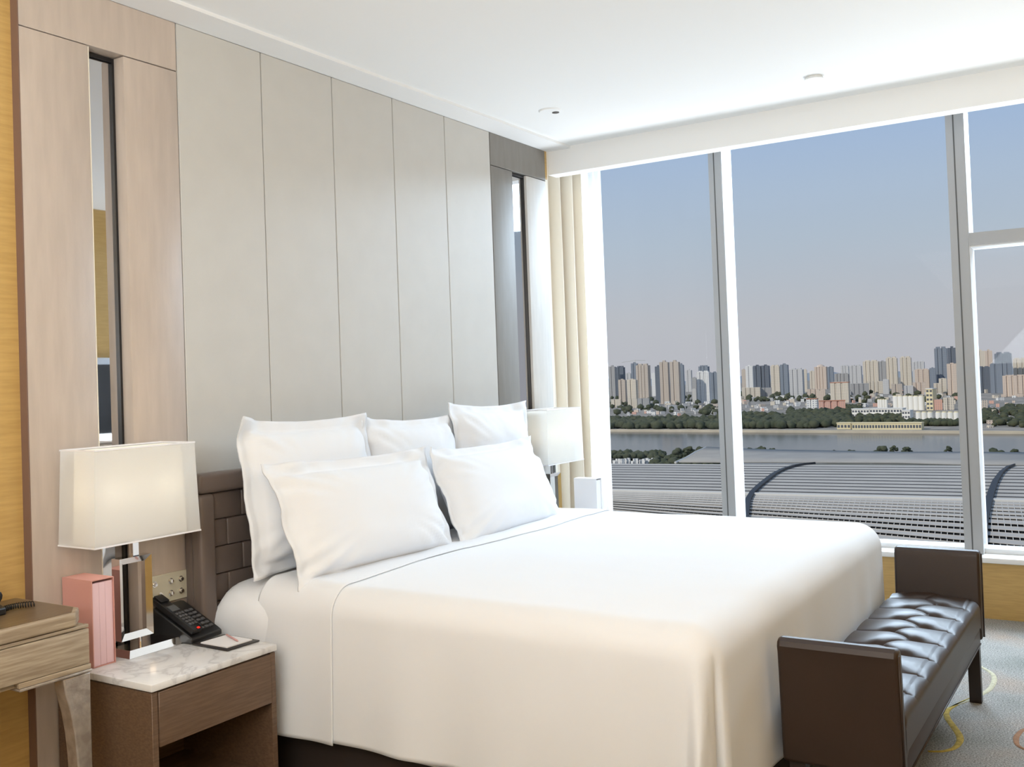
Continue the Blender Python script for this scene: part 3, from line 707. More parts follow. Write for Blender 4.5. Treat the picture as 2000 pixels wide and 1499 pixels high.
#EXTERIOR
# ------------------------------------------------------------------ the view: river city far below
GZ = -88.0
def Z4(x, y): return 1180+x/4.762, 640+y/4.762
def Z5(x, y): return 1580+x/4.762, 640+y/4.762
def facade_mat(name, col, dark, fl=3.3, bay=3.6, wfrac=.55, gfrac=.5, rough=.8):
    m, t, b = new_mat(name); N = t.nodes; L = t.links
    tc = N.new('ShaderNodeTexCoord'); s = N.new('ShaderNodeSeparateXYZ'); L.new(tc.outputs['Object'], s.inputs[0])
    def frac(sock, per, th):
        a = N.new('ShaderNodeMath'); a.operation = 'DIVIDE'; a.inputs[1].default_value = per; L.new(sock, a.inputs[0])
        f = N.new('ShaderNodeMath'); f.operation = 'FRACT'; L.new(a.outputs[0], f.inputs[0])
        g = N.new('ShaderNodeMath'); g.operation = 'LESS_THAN'; g.inputs[1].default_value = th; L.new(f.outputs[0], g.inputs[0]); return g
    ad = N.new('ShaderNodeMath'); ad.operation = 'ADD'; L.new(s.outputs['X'], ad.inputs[0]); L.new(s.outputs['Y'], ad.inputs[1])
    a = frac(s.outputs['Z'], fl, wfrac); c = frac(ad.outputs[0], bay, gfrac)
    mu = N.new('ShaderNodeMath'); mu.operation = 'MULTIPLY'; L.new(a.outputs[0], mu.inputs[0]); L.new(c.outputs[0], mu.inputs[1])
    mx = N.new('ShaderNodeMix'); mx.data_type = 'RGBA'; mx.inputs[6].default_value = (*col, 1); mx.inputs[7].default_value = (*dark, 1)
    L.new(mu.outputs[0], mx.inputs[0]); L.new(mx.outputs[2], b.inputs['Base Color']); b.inputs['Roughness'].default_value = rough
    b.inputs['Specular IOR Level'].default_value = .2
    return m
FM = {
 'beige': facade_mat('beige_tower', (.62, .53, .44), (.22, .21, .22)),
 'cream': facade_mat('cream_tower', (.74, .66, .54), (.30, .28, .27)),
 'peach': facade_mat('peach_tower', (.70, .58, .48), (.34, .28, .25)),
 'pale': facade_mat('pale_tower', (.62, .61, .60), (.32, .33, .35)),
 'white': facade_mat('white_block', (.82, .81, .78), (.36, .37, .40), fl=4, bay=5),
 'bluegrey': facade_mat('blue_grey_tower', (.27, .30, .34), (.12, .15, .20)),
 'dark': facade_mat('dark_tower', (.17, .19, .22), (.07, .09, .13)),
 'pink': facade_mat('salmon_block', (.72, .42, .33), (.45, .33, .30)),
 'grey': facade_mat('grey_block', (.42, .41, .40), (.20, .21, .23)),
}
M['redroof'] = mat('red_tile_roof', (.50, .24, .16), .9)
M['whiteroof'] = mat('white_roof', (.80, .79, .76), .8)
M['silo'] = mat('white_concrete_silo', (.86, .84, .78), .8)
M['warehouse'] = mat('yellow_warehouse_wall', (.76, .66, .42), .8)
M['darkwin'] = mat('dark_window_glass', (.10, .11, .13), .3)
M['bank'] = mat('sandy_embankment', (.58, .51, .40), .9, var=.15, vscale=.05)
M['land'] = mat('far_land', (.20, .19, .165), 1, col2=(.40, .36, .32), vscale=.03, detail=8)
M['tree'] = mat('dark_foliage', (.042, .055, .030), .95, col2=(.085, .09, .05), vscale=.12, detail=6)
M['nearland'] = mat('near_ground', (.10, .105, .08), 1, col2=(.2, .19, .16), vscale=.03)
M['roofpanel'] = mat('grey_metal_roof_panel', (.50, .475, .44), .85, spec=.1, col2=(.55, .52, .48), vscale=.06)
M['rearroof'] = mat('rear_roof_panel', (.36, .35, .335), .9, spec=.05, col2=(.40, .39, .37), vscale=.05)
M['roofdark'] = mat('dark_roof_gap', (.045, .045, .048), .6)
M['roofwhite'] = mat('pale_roof_gutter', (.66, .64, .60), .6)
M['gutter'] = mat('dark_roof_gutter', (.022, .024, .030), .5)
def water():
    m, t, b = new_mat('river_water'); N = t.nodes; L = t.links
    b.inputs['Base Color'].default_value = (.045, .050, .052, 1); b.inputs['Roughness'].default_value = .14; b.inputs['IOR'].default_value = 1.16
    tc = N.new('ShaderNodeTexCoord'); mp = N.new('ShaderNodeMapping'); L.new(tc.outputs['Object'], mp.inputs[0]); mp.inputs['Scale'].default_value = (.25, .25, 1)
    n = N.new('ShaderNodeTexNoise'); n.inputs['Scale'].default_value = .25; n.inputs['Detail'].default_value = 4; L.new(mp.outputs[0], n.inputs[0])
    bp = N.new('ShaderNodeBump'); bp.inputs['Strength'].default_value = .12; bp.inputs['Distance'].default_value = .8
    L.new(n.outputs[0], bp.inputs['Height']); L.new(bp.outputs[0], b.inputs['Normal']); return m
M['water'] = water()
def poly_slab(name, pts, z0, z1, m, parent=None):
    b = bmesh.new(); prism(b, [(p.x, p.y) for p in pts], 'z', z0, z1); return obj(name, b, m, parent)
def G(px, py, z=GZ): return at(px, py, 2, z)
# near ground, river, far land
def fwd(d, lat): return Vector((CAM.x, CAM.y, 0)) + FH*d + RH*lat
nearg = tag(poly_slab('near_bank', [fwd(150, -1200), fwd(150, 1200), fwd(900, 1200), fwd(1085, -1200)], GZ-3, GZ-.6, M['nearland']), kind='structure')
river = tag(poly_slab('river', [fwd(700, -2500), fwd(700, 2500), fwd(2200, 2500), fwd(2200, -2500)], GZ-4, GZ-1.5, M['water']), kind='structure')
b0, b1 = G(1100, 841), G(2100, 846); db = (b1-b0).normalized(); b0 = b0-db*900; b1 = b1+db*900
far1, far2 = b1+FH*7000+RH*2600, b0+FH*7000-RH*2600
farl = tag(poly_slab('far_bank', [b0, b1, far1, far2], GZ-3, GZ, M['land']), kind='structure')
eb = tag(poly_slab('embankment', [b0-FH*6, b1-FH*6, b1+FH*6, b0+FH*6], GZ-2.5, GZ+2.2, M['bank']), 'long sandy stone embankment along the far side of the river', 'embankment')
# hills on the horizon
b = bmesh.new(); 
prof = [(u*60, 120*max(0, noise.noise(Vector((u*.13, 1, 0)))+.35)+60*max(0, noise.noise(Vector((u*.4, 5, 0)))) ) for u in range(-90, 110)]
top = []; bot = []; bk = []
for lx, hh in prof:
    p = fwd(7600, lx*1.0); bot.append(b.verts.new((p.x, p.y, GZ-5))); q = fwd(8200, lx); top.append(b.verts.new((q.x, q.y, GZ+hh))); q2 = fwd(9000, lx); bk.append(b.verts.new((q2.x, q2.y, GZ-5)))
for i in range(len(top)-1):
    b.faces.new((bot[i], bot[i+1], top[i+1], top[i])); b.faces.new((top[i], top[i+1], bk[i+1], bk[i]))
tag(obj('hills', b, mat('distant_hill', (.30, .33, .37), 1), None, smooth=True), kind='structure')

FACE = math.atan2(FH.y, FH.x)-PI/2
def building(name, x0, x1, yt, yb, style, label, yaw=-28, ratio=.75, roof=None, crown=True, cat='building', group=None, notch=True, detail=True, dscale=1.0):
    """x0..x1, yt: outline seen in the view; yb: ground contact, which sets how far away it stands"""
    pc = (x0+x1)/2; base = G(pc, yb); d = (base-CAM).dot(FH)
    wtot = (x1-x0)/F_PX*d
    topz = at(pc, yt, 0, base.x).z; h = topz-GZ
    a = abs(R(yaw)); w_ = wtot/(math.cos(a)+ratio*math.sin(a)); dp_ = w_*ratio
    t = thing(name, label, cat, base, group) if detail else None
    rot = Matrix.Translation(base) @ Euler((0, 0, FACE+R(yaw)), 'XYZ').to_matrix().to_4x4()
    b = bmesh.new(); bh = h*(.955 if crown and detail else 1)
    if notch and w_ > 18 and detail:
        pts = []; nn = max(2, int(w_//11)); cell = w_/nn; dn = min(2.2, cell*.2)
        def side(n_, L_, f):
            out = []
            for i in range(n_):
                c0 = -L_/2+L_/n_*i; c1 = c0+L_/n_
                out += [f(c0, 0), f(c1-L_/n_*.28, 0), f(c1-L_/n_*.28, dn), f(c1, dn)] if i < n_-1 else [f(c0, 0), f(c1, 0)]
            return out
        pts += side(nn, w_, lambda s, e: (s, -dp_/2+e))
        n2 = max(2, int(dp_//11)); pts += side(n2, dp_, lambda s, e: (w_/2-e, s))
        pts += side(nn, w_, lambda s, e: (-s, dp_/2-e)); pts += side(n2, dp_, lambda s, e: (-w_/2+e, -s))
        q = []
        for p in pts:
            if not q or (abs(p[0]-q[-1][0])+abs(p[1]-q[-1][1])) > 1e-4: q.append(p)
        if abs(q[0][0]-q[-1][0])+abs(q[0][1]-q[-1][1]) < 1e-4: q.pop()
        prism(b, q, 'z', 0, bh)
    else: box(b, -w_/2, w_/2, -dp_/2, dp_/2, 0, bh)
    eul = Euler((0, 0, FACE+R(yaw)), 'XYZ')
    def put(nm, bm_, m_, par):
        bmesh.ops.recalc_face_normals(bm_, faces=bm_.faces); me = bpy.data.meshes.new(nm); bm_.to_mesh(me); bm_.free(); me.materials.append(m_)
        o = bpy.data.objects.new(nm, me); C.objects.link(o); 
        if par is None: o.location = base; o.rotation_euler = eul
        else: o.parent = par; o.rotation_euler = eul if par is t else (0, 0, 0)
        return o
    if not detail:
        o = put(name, b, FM[style], None); tag(o, label, cat, group)
        return o
    body = put('tower_walls' if h > 45 else 'walls', b, FM[style], t)
    if crown:
        b = bmesh.new()
        if roof == 'dome':
            cyl(b, (0, 0, bh), w_*.36, h*.06, 16, r2=w_*.26); cyl(b, (0, 0, bh+h*.06), w_*.26, h*.05, 16, r2=.5)
        else:
            nb_ = 2 if w_ > 30 else 1
            for i in range(nb_):
                cx = (-w_*.22+w_*.44*i) if nb_ == 2 else 0
                box(b, cx-w_*.16, cx+w_*.16, -dp_*.22, dp_*.22, bh, h)
            box(b, -w_*.48, w_*.48, -dp_*.48, -dp_*.44, bh, bh+1.3)
        put('roof_block', b, M['redroof'] if roof == 'red' else FM[style], t)
    if roof == 'redflat':
        b = bmesh.new(); box(b, -w_/2-.5, w_/2+.5, -dp_/2-.5, dp_/2+.5, bh, bh+1.6); put('red_roof', b, M['redroof'], t)
    return t
T = 'tower'
L4 = [  # (X0, X1, Ytop, Ybase, style, label) in the enlarged left part of the view
 (52, 122, 352, 655, 'grey', 'grey slab tower at the extreme left of the skyline, beside the sheer curtain'),
 (118, 206, 358, 650, 'dark', 'dark blue glass tower, second from the left of the skyline'),
 (205, 264, 418, 640, 'pale', 'low pale grey block showing between the dark glass towers at left'),
 (258, 330, 322, 642, 'bluegrey', 'dark tower under construction with a crane on its roof'),
 (304, 442, 338, 662, 'beige', 'broad beige apartment tower right of the crane'),
 (138, 218, 478, 735, 'beige', 'shorter beige apartment tower in front of the dark glass tower'),
 (219, 322, 476, 738, 'cream', 'shorter cream apartment tower left in front of the broad beige one'),
 (448, 490, 418, 640, 'white', 'slim whitish tower left of the dark slab'),
 (483, 545, 350, 700, 'dark', 'dark slab tower left of the two tall tan towers'),
 (526, 622, 306, 712, 'beige', 'left one of the two tallest tan apartment towers'),
 (622, 722, 303, 714, 'beige', 'right one of the two tallest tan apartment towers'),
 (706, 757, 332, 700, 'bluegrey', 'teal grey tower behind the right tan tower'),
 (762, 826, 388, 600, 'pale', 'hazy pale tower far behind, left of the white office block'),
 (822, 870, 460, 650, 'grey', 'grey slab directly left of the white office block'),
 (884, 990, 352, 610, 'bluegrey', 'dark glass block rising behind the white office block'),
 (868, 1006, 402, 700, 'white', 'bright white office block with a taller corner'),
 (1000, 1075, 410, 690, 'bluegrey', 'grey-blue tower touching the first window mullion'),
 (65, 162, 668, 745, 'cream', 'low cream block at the far left foot of the skyline'),
 (222, 314, 664, 750, 'cream', 'low cream block under the cream tower'),
 (314, 428, 658, 752, 'grey', 'low grey block right of the low cream one'),
 (820, 868, 568, 700, 'pale', 'small pale pink block at the foot of the white office block'),
 (1285, 1330, 384, 600, 'beige', 'narrow beige tower just right of the first window mullion'),
 (1322, 1400, 350, 610, 'white', 'speckled white tower with reddish top, right of the first mullion'),
 (1395, 1475, 346, 620, 'dark', 'left one of the joined dark blue towers in the middle pane'),
 (1470, 1552, 344, 618, 'dark', 'right one of the joined dark blue towers in the middle pane'),
 (1555, 1650, 348, 625, 'cream', 'cream tower between the dark joined pair and the teal tower'),
 (1645, 1728, 334, 640, 'bluegrey', 'teal grey tower in the middle pane, topped by a thin frame'),
 (1728, 1870, 380, 655, 'pale', 'broad whitish gridded apartment tower in the middle pane'),
 (1866, 1895, 384, 600, 'cream', 'thin cream tower right of the whitish gridded one'),
 (1285, 1458, 558, 665, 'cream', 'long low cream building beneath the speckled white tower'),
 (1458, 1560, 560, 660, 'grey', 'low grey building beside the long cream one'),
 (1890, 2060, 572, 655, 'peach', 'low pinkish building left of the red-roofed towers'),
]
L5 = [
 (10, 62, 400, 570, 'cream', 'cream tower left of the domed one'),
 (55, 180, 355, 575, 'peach', 'peach tower with a dark domed top'),
 (176, 238, 360, 560, 'bluegrey', 'grey-blue tower right of the domed one'),
 (240, 386, 425, 600, 'grey', 'brownish stepped block between the domed tower and the pale grid tower'),
 (300, 382, 350, 540, 'pale', 'hazy rose-grey tower behind the brownish stepped block'),
 (380, 505, 348, 580, 'pale', 'pale grey gridded tower with roof frame'),
 (508, 668, 304, 590, 'cream', 'wide cream tower with brown vertical stripes'),
 (660, 728, 306, 560, 'grey', 'hazy grey tower between the striped and the twin cream towers'),
 (724, 838, 273, 570, 'cream', 'left one of the twin tall cream towers'),
 (854, 968, 268, 575, 'cream', 'right one of the twin tall cream towers'),
 (968, 1088, 310, 545, 'pale', 'pale tower right of the twin cream towers'),
 (988, 1132, 384, 590, 'peach', 'pinkish tower in front of the pale one'),
 (1128, 1188, 370, 590, 'bluegrey', 'slim teal tower left of the tallest dark tower'),
 (1178, 1306, 178, 585, 'bluegrey', 'tallest dark grey tower in the skyline'),
 (1302, 1390, 174, 570, 'dark', 'dark tall tower partly hidden by the second mullion'),
 (1290, 1392, 328, 600, 'peach', 'pinkish cream tower in front of the tallest dark ones'),
 (1165, 1236, 518, 640, 'cream', 'small cream block under the slim teal tower'),
 (1212, 1290, 470, 635, 'cream', 'cream block under the tallest dark tower'),
 (1290, 1398, 478, 640, 'peach', 'peach block next to the second mullion'),
 (390, 560, 520, 625, 'grey', 'grey low blocks under the pale gridded tower'),
 (545, 690, 500, 615, 'cream', 'cream low block under the striped tower'),
 (690, 750, 478, 620, 'pale', 'small pale block left under the twin towers'),
 (770, 870, 525, 635, 'beige', 'beige block with curved roof under the twin towers'),
 (880, 970, 540, 632, 'pale', 'pale block with curved roof under the twin towers'),
 (970, 1090, 510, 628, 'peach', 'peach low block left of the cream silo tower'),
 (200, 392, 505, 700, 'cream', 'cream apartment block with a flat red roof'),
 (72, 136, 588, 705, 'peach', 'small pink block left of the red-roofed one'),
 (95, 342, 684, 788, 'pink', 'long salmon-red block behind the riverside trees'),
 (-20, 92, 660, 808, 'white', 'white gridded block left of the salmon one'),
 (1160, 1242, 670, 768, 'pink', 'pink and green block right of the cream silo tower'),
 (1255, 1350, 650, 768, 'cream', 'cream block beside the second mullion'),
 (1560, 1655, 205, 560, 'cream', 'cream-topped tower right of the second mullion'),
 (1648, 1722, 203, 565, 'peach', 'second cream-topped tower right of the mullion'),
 (1575, 1700, 360, 610, 'dark', 'dark blue tower right of the second mullion'),
 (1690, 1812, 330, 612, 'bluegrey', 'dark teal tower with pinkish roof in the last pane'),
 (1735, 1905, 228, 590, 'bluegrey', 'hazy teal tower group in the last pane'),
 (1905, 2050, 282, 580, 'cream', 'cream tower at the right edge of the picture'),
 (1800, 2060, 440, 640, 'peach', 'wide peach block low at the right edge'),
 (1590, 1660, 675, 765, 'beige', 'small beige block right of the second mullion'),
]
for src, Z in ((L4, Z4), (L5, Z5)):
    for i, (x0, x1, yt, yb, st, lab) in enumerate(src):
        a, t0 = Z(x0, yt); b_, t1 = Z(x1, yb)
        nm = 'apartment_tower' if (yb-yt) > 150 else 'apartment_block'
        low = (yb-yt) < 130
        roof = 'dome' if 'domed top' in lab else ('redflat' if 'flat red roof' in lab or 'salmon' in lab else None)
        building(nm, a, b_, t0, t1, st, lab, yaw=(-22 if low else -30), ratio=(.4 if low else .7), roof=roof, crown=not low or roof == 'dome', group=None)
# crane
cp = G(*Z4(300, 642)); dcr = (cp-CAM).dot(FH); hz_ = at(*Z4(300, 312), 0, cp.x).z
cr_ = thing('tower_crane', 'thin tower crane above the dark tower under construction', 'crane', (cp.x, cp.y, hz_-25))
b = bmesh.new(); tube(b, [(cp.x, cp.y, hz_-25), (cp.x, cp.y, hz_+6)], 1.6, 4); obj('mast', b, M['roofwhite'], cr_)
b = bmesh.new(); j0 = cp-RH*55; j1 = cp+RH*42; tube(b, [(j0.x, j0.y, hz_-4), (cp.x, cp.y, hz_+3), (j1.x, j1.y, hz_+1)], 1.5, 4); obj('jib', b, M['roofwhite'], cr_)

# long white building with two storeys of dark windows
def long_block(x0, x1, yt, yb, m, label, nwin, rows, name, yaw=0, roofm=None):
    a, t0 = Z5(x0, yt); c_, t1 = Z5(x1, yb)
    pa, pb = G(a, t1), G(c_, t1); base = (pa+pb)/2; L_ = (pb-pa).length; h = at((a+c_)/2, t0, 0, base.x).z-GZ
    t = thing(name, label, 'building', base); ang = math.atan2(pb.y-pa.y, pb.x-pa.x)
    mt_ = Matrix.Translation(base) @ Euler((0, 0, ang), 'XYZ').to_matrix().to_4x4()
    def mk(nm, b, mm, par):
        for v in b.verts: v.co = mt_ @ v.co
        return obj(nm, b, mm, par)
    b = bmesh.new(); box(b, -L_/2, L_/2, 0, 16, 0, h); wl = mk('walls', b, m, t)
    b = bmesh.new(); box(b, -L_/2-.6, L_/2+.6, -.8, 16.6, h, h+1.2); mk('roof', b, roofm or M['whiteroof'], t)
    zb_ = max(0, h*(.0))
    for r_ in range(rows):
        for i in range(nwin):
            cx = -L_/2+L_*(i+.5)/nwin; ww = L_/nwin*.33; zc = h*(r_+.52)/rows
            b = bmesh.new(); box(b, cx-ww, cx+ww, -.25, -.02, zc-h/rows*.24, zc+h/rows*.22); mk('window', b, M['darkwin'], wl)
    return t
long_block(400, 562, 762, 838, M['silo'], 'shorter white two-storey building with dark windows among riverside trees', 6, 2, 'long_building')
long_block(566, 872, 757, 838, M['silo'], 'long white two-storey building with dark windows left of the silos', 11, 2, 'long_building')
long_block(402, 1048, 893, 952, M['warehouse'], 'long low yellow warehouse with small dark openings on the waterfront', 24, 1, 'warehouse', roofm=M['warehouse'])
long_block(262, 388, 893, 948, M['warehouse'], 'small yellow house left of the long waterfront warehouse', 4, 1, 'warehouse', roofm=M['warehouse'])
long_block(868, 944, 776, 890, M['silo'], 'plain white tower block at the left end of the front silos', 3, 3, 'silo_house')
long_block(1094, 1157, 572, 770, M['warehouse'], 'tall cream elevator tower right of the rear silos', 2, 5, 'elevator_tower')
def silos(xs_, yt, yb, label, n0, roofy=None):
    for i, (a, c_) in enumerate(xs_):
        pa, py_ = Z5(a, yb); pb, _ = Z5(c_, yb); t0 = Z5(a, yt)[1]; p0, p1 = G(pa, py_), G(pb, py_); ctr = (p0+p1)/2; r_ = (p1-p0).length/2*.97
        h = at((pa+pb)/2, t0, 0, ctr.x).z-GZ
        t = thing('silo', label % (n0[i]), 'silo', ctr, 'grain silos')
        b = bmesh.new(); cyl(b, tuple(ctr), r_, h, 20); obj('silo_drum', b, M['silo'], t, angle=40)
        b = bmesh.new(); cyl(b, (ctr.x, ctr.y, ctr.z+h), r_*.8, 1.4, 16); obj('silo_cap', b, M['warehouse'], t, angle=40)
ORD = ['leftmost', 'second', 'third', 'fourth', 'fifth', 'sixth', 'rightmost']
silos([(786, 834), (832, 880), (880, 928), (928, 978), (976, 1026), (1024, 1078)], 640, 768, '%s cream silo from the left in the rear row', ORD[:5]+['sixth'])
silos([(640, 664), (662, 686), (686, 710), (710, 736)], 672, 765, '%s of the small white silos left of the rear row', ORD[:4])
silos([(996, 1050), (1050, 1104), (1104, 1160), (1180, 1236), (1236, 1292), (1292, 1348), (1348, 1404)], 790, 893, '%s white silo from the left in the front row by the water', ORD)
long_block(742, 1092, 628, 640, M['silo'], 'pale gallery roof running along the tops of the rear silos', 0, 0, 'silo_gallery') if False else None

# crowded low housing: single small blocks
rd = random.Random(11); cnt = 0
REFS = [(1215, 'below the dark glass tower at far left'), (1240, 'below the shorter cream tower'), (1262, 'below the broad beige tower'), (1283, 'below the dark slab'), (1304, 'below the left tan tower'),
        (1326, 'below the right tan tower'), (1352, 'left of the white office block'), (1380, 'below the white office block'), (1404, 'touching the first mullion'), (1462, 'below the speckled white tower'), (1492, 'below the dark joined towers'),
        (1520, 'below the cream tower in the middle pane'), (1550, 'below the whitish gridded tower'), (1580, 'left of the domed tower'), (1612, 'below the domed tower'), (1645, 'by the red-roofed block'), (1672, 'below the pale gridded tower'),
        (1704, 'below the wide striped tower'), (1735, 'below the left twin tower'), (1768, 'below the right twin tower'), (1800, 'behind the rear silos'), (1835, 'below the tallest dark tower'), (1880, 'beside the second mullion'),
        (1925, 'just right of the second mullion'), (1960, 'in the middle of the last pane'), (2100, 'at the right edge of the last pane')]
seen = {}
def low_label(st, px, py, y0, y1, wd):
    ref = next(t_ for x_, t_ in REFS if px < x_); row = ('far', 'middle', 'near')[min(2, int((py-y0)/(y1-y0)*3))]
    colour = {'white': 'white', 'cream': 'cream', 'pink': 'brick-red', 'grey': 'dark grey', 'pale': 'pale grey', 'peach': 'peach', 'beige': 'beige'}[st]
    size = 'tiny' if wd < 7.5 else ('small' if wd < 10.5 else 'wide')
    return '%s %s low block, %s row, %s' % (size, colour, row, ref)
for k in range(290):
    px = 1195+k*(820/290)+rd.uniform(-2, 2); f = rd.random()
    if px < 1410: y0, y1 = 790, 813; st = rd.choice(['white', 'white', 'cream', 'grey', 'pale'])
    elif px < 1590: y0, y1 = 778, 804; st = rd.choice(['white', 'white', 'cream', 'white', 'pale'])
    elif px < 1890: y0, y1 = 764, 798; st = rd.choice(['white', 'cream', 'pink', 'peach', 'pale', 'white', 'cream', 'grey'])
    else: y0, y1 = 768, 836; st = rd.choice(['white', 'cream', 'pink', 'peach', 'pale', 'peach', 'cream', 'beige'])
    wd = rd.uniform(5, 13); hh = rd.uniform(4, 8); lab = None
    for tr_ in range(14):                            # another row, colour or size until the description is its own
        py = y0+rd.random()*(y1-y0); lab = low_label(st, px, py, y0, y1, wd)
        if lab not in seen: break
        wd = rd.uniform(5, 13); st = rd.choice(['white', 'cream', 'pink', 'peach', 'pale', 'white', 'beige', 'grey'])
    if lab in seen: continue
    seen[lab] = 1
    building('low_house', px, px+wd, py-hh, py, st, lab, yaw=rd.choice([-20, -30, 10]), ratio=.7, crown=False, detail=False, group='crowded low housing beyond the river')

# trees: riverside woods (uncountable) and single trees near the hall roof
def blob(b, c, r, seed, sub=1, sq=.8):
    rr = bmesh.ops.create_icosphere(b, subdivisions=sub, radius=1)
    for v in rr['verts']:
        n = 1+.38*noise.noise(v.co*1.6+Vector((seed*3.7, seed, 0)))+.16*noise.noise(v.co*4.5+Vector((seed, 0, 5)))
        v.co = Vector(c)+Vector((v.co.x*r*n, v.co.y*r*n, v.co.z*r*n*sq))
def woods(name, label, spans, n, rmin, rmax, seed):
    b = bmesh.new(); rd = random.Random(seed)
    for i in range(n):
        s = spans[rd.randrange(len(spans))]
        px = rd.uniform(s[0], s[1]); py = rd.uniform(s[2], s[3]); g = G(px, py); r_ = rd.uniform(rmin, rmax)
        blob(b, (g.x, g.y, g.z+r_*.7), r_, i*.37+seed)
    o = obj(name, b, M['tree'], None, smooth=True); return tag(o, label, 'trees', None, 'stuff')
woods('riverside_woods', 'dark green belt of trees along the far bank, left and middle', [(1190, 1410, 822, 839), (1440, 1590, 816, 838), (1540, 1660, 808, 836), (1190, 1600, 834, 838)], 900, 5, 10, 1)
woods('riverside_woods', 'dark trees between the white long buildings and the yellow warehouse', [(1660, 1765, 817, 828), (1645, 1680, 796, 806), (1905, 1945, 806, 828), (1940, 2015, 814, 836), (1960, 2015, 796, 812), (1765, 1880, 829, 833)], 430, 4, 7.5, 2)
woods('city_greenery', 'patches of dark trees scattered through the low housing', [(1190, 1410, 776, 812), (1445, 1600, 770, 785), (1600, 1880, 766, 790)], 260, 5, 11, 3)
def single_tree(x0, x1, yt, Z, label, yb=None, n=34, seed=0):
    a, t0 = Z(x0, yt); c_, _ = Z(x1, yt); base = G((a+c_)/2, 903); d = (base-CAM).dot(FH); w_ = (c_-a)/F_PX*d
    topz = at((a+c_)/2, t0, 0, base.x).z; h = topz-GZ
    t = thing('tree', label, 'tree', base); rd = random.Random(seed)
    b = bmesh.new(); tube(b, [(base.x, base.y, GZ-.5), (base.x+.3, base.y, GZ+h*.5), (base.x, base.y, GZ+h*.75)], [.6, .45, .2], 8); obj('trunk', b, M['legdark'], t)
    b = bmesh.new()
    for i in range(n):
        u = (rd.uniform(-1, 1) if i > 2 else rd.uniform(-.2, .2)); vv = rd.uniform(0, 1); lim = math.sqrt(max(.05, 1-u*u)); r_ = w_*rd.uniform(.11, .20)
        p = base+RH*(u*w_*.42)+FH*rd.uniform(-w_*.25, w_*.25); z = topz-r_*.8-(1-lim)*w_*.42-(1-vv)*w_*.55 if i > 2 else topz-r_*.8-.02*i*w_
        blob(b, (p.x, p.y, z), r_, i*.9+seed, 2)
    obj('crown', b, M['tree'], t, smooth=True)
for i, (x0, x1, yt, Z, lab) in enumerate([
  (610, 780, 1118, Z4, 'dark leafy tree left of the roof end, nearest the white houses'), (730, 860, 1102, Z4, 'tallest dark tree beside the left end of the rear hall roof'), (830, 960, 1106, Z4, 'dark tree touching the left end of the rear hall roof'),
  (1305, 1420, 1118, Z4, 'low dark tree behind the roof just right of the first mullion'), (1405, 1530, 1108, Z4, 'round dark tree behind the roof, second right of the first mullion'), (1510, 1625, 1122, Z4, 'low dark tree behind the roof, third right of the first mullion'),
  (1815, 1905, 1142, Z4, 'small dark shrub-like tree alone behind the middle roof'), (180, 320, 1140, Z5, 'low dark tree behind the middle of the roof, left one of a pair'), (320, 465, 1136, Z5, 'low dark tree behind the middle of the roof, right one of a pair'),
  (592, 770, 1098, Z5, 'big dark domed tree standing against the river in the middle pane'), (760, 832, 1096, Z5, 'slim dark tree right of the big domed one'), (864, 968, 1108, Z5, 'round olive tree against the river'),
  (1270, 1342, 1102, Z5, 'small upright dark tree beside the second mullion'), (1650, 1850, 1122, Z5, 'broad olive tree behind the roof in the last pane'), (1850, 1970, 1128, Z5, 'low olive tree at the right of the last pane')]):
    single_tree(x0, x1, yt, Z, lab, seed=i+1)
woods('near_woods', 'dark grove beyond the hall roof at the left, around small white houses', [(1190, 1300, 890, 898), (1270, 1400, 896, 915)], 170, 2.6, 5, 8)
rd = random.Random(5)
ORDS = ['leftmost', 'second', 'third', 'fourth', 'fifth', 'sixth', 'seventh', 'eighth', 'ninth', 'tenth', 'eleventh', 'twelfth', 'thirteenth', 'fourteenth', 'fifteenth', 'rightmost']
for k in range(16):
    px = 1196+k*5.9+rd.uniform(-1, 1); py = 908-rd.uniform(0, 2); tp = 895+rd.uniform(0, 6)
    building('white_house', px, px+rd.uniform(4, 8), tp, py, 'white', '%s tiny white house from the left in the grove beyond the roof' % ORDS[k], yaw=rd.choice([-30, 15]), ratio=.7, crown=False, detail=False, group='white houses in the near grove')

# ------------------------------------------------------------------ exhibition hall roofs below
hall = thing('exhibition_hall', 'vast curved grey metal hall roof filling the foreground below the river', 'building', (600, 200, GZ))
def rline(pl, pr_, z):
    A, B_ = at(1200, pl, 2, z), at(1880, pr_, 2, z); return A-(B_-A)*.35, B_+(B_-A)*.75
LN = [(0, rline(906, 910, -63.0)), (.33, rline(921, 928, -64.3)), (.66, rline(939, 951, -66.8)), (1, rline(960, 977, -70.0)), (1.5, rline(978, 1012, -73.6)), (2.0, rline(1000, 1072, -78.5)), (2.4, rline(1016, 1130, -83))]
def RP(u, v):
    for (v0, l0), (v1, l1) in zip(LN, LN[1:]):
        if v <= v1 or v1 == LN[-1][0]:
            f = (v-v0)/(v1-v0); p0 = l0[0].lerp(l0[1], u); p1 = l1[0].lerp(l1[1], u); return p0.lerp(p1, f)
def strip(b, u0, u1, v0, v1, lift, th):
    nn = Vector((0, 0, 1))
    q = [RP(u0, v0), RP(u1, v0), RP(u1, v1), RP(u0, v1)]
    hi = [b.verts.new(p+nn*lift) for p in q]; lo = [b.verts.new(p+nn*(lift-th)) for p in q]
    b.faces.new(hi); b.faces.new(lo[::-1])
    for i in range(4): b.faces.new((hi[i], lo[i], lo[(i+1) % 4], hi[(i+1) % 4]))
b = bmesh.new(); n_ = 24
V = [[b.verts.new(RP(u, 2.4*j/n_)+Vector((0, 0, -.7))) for u in (0, 1)] for j in range(n_+1)]
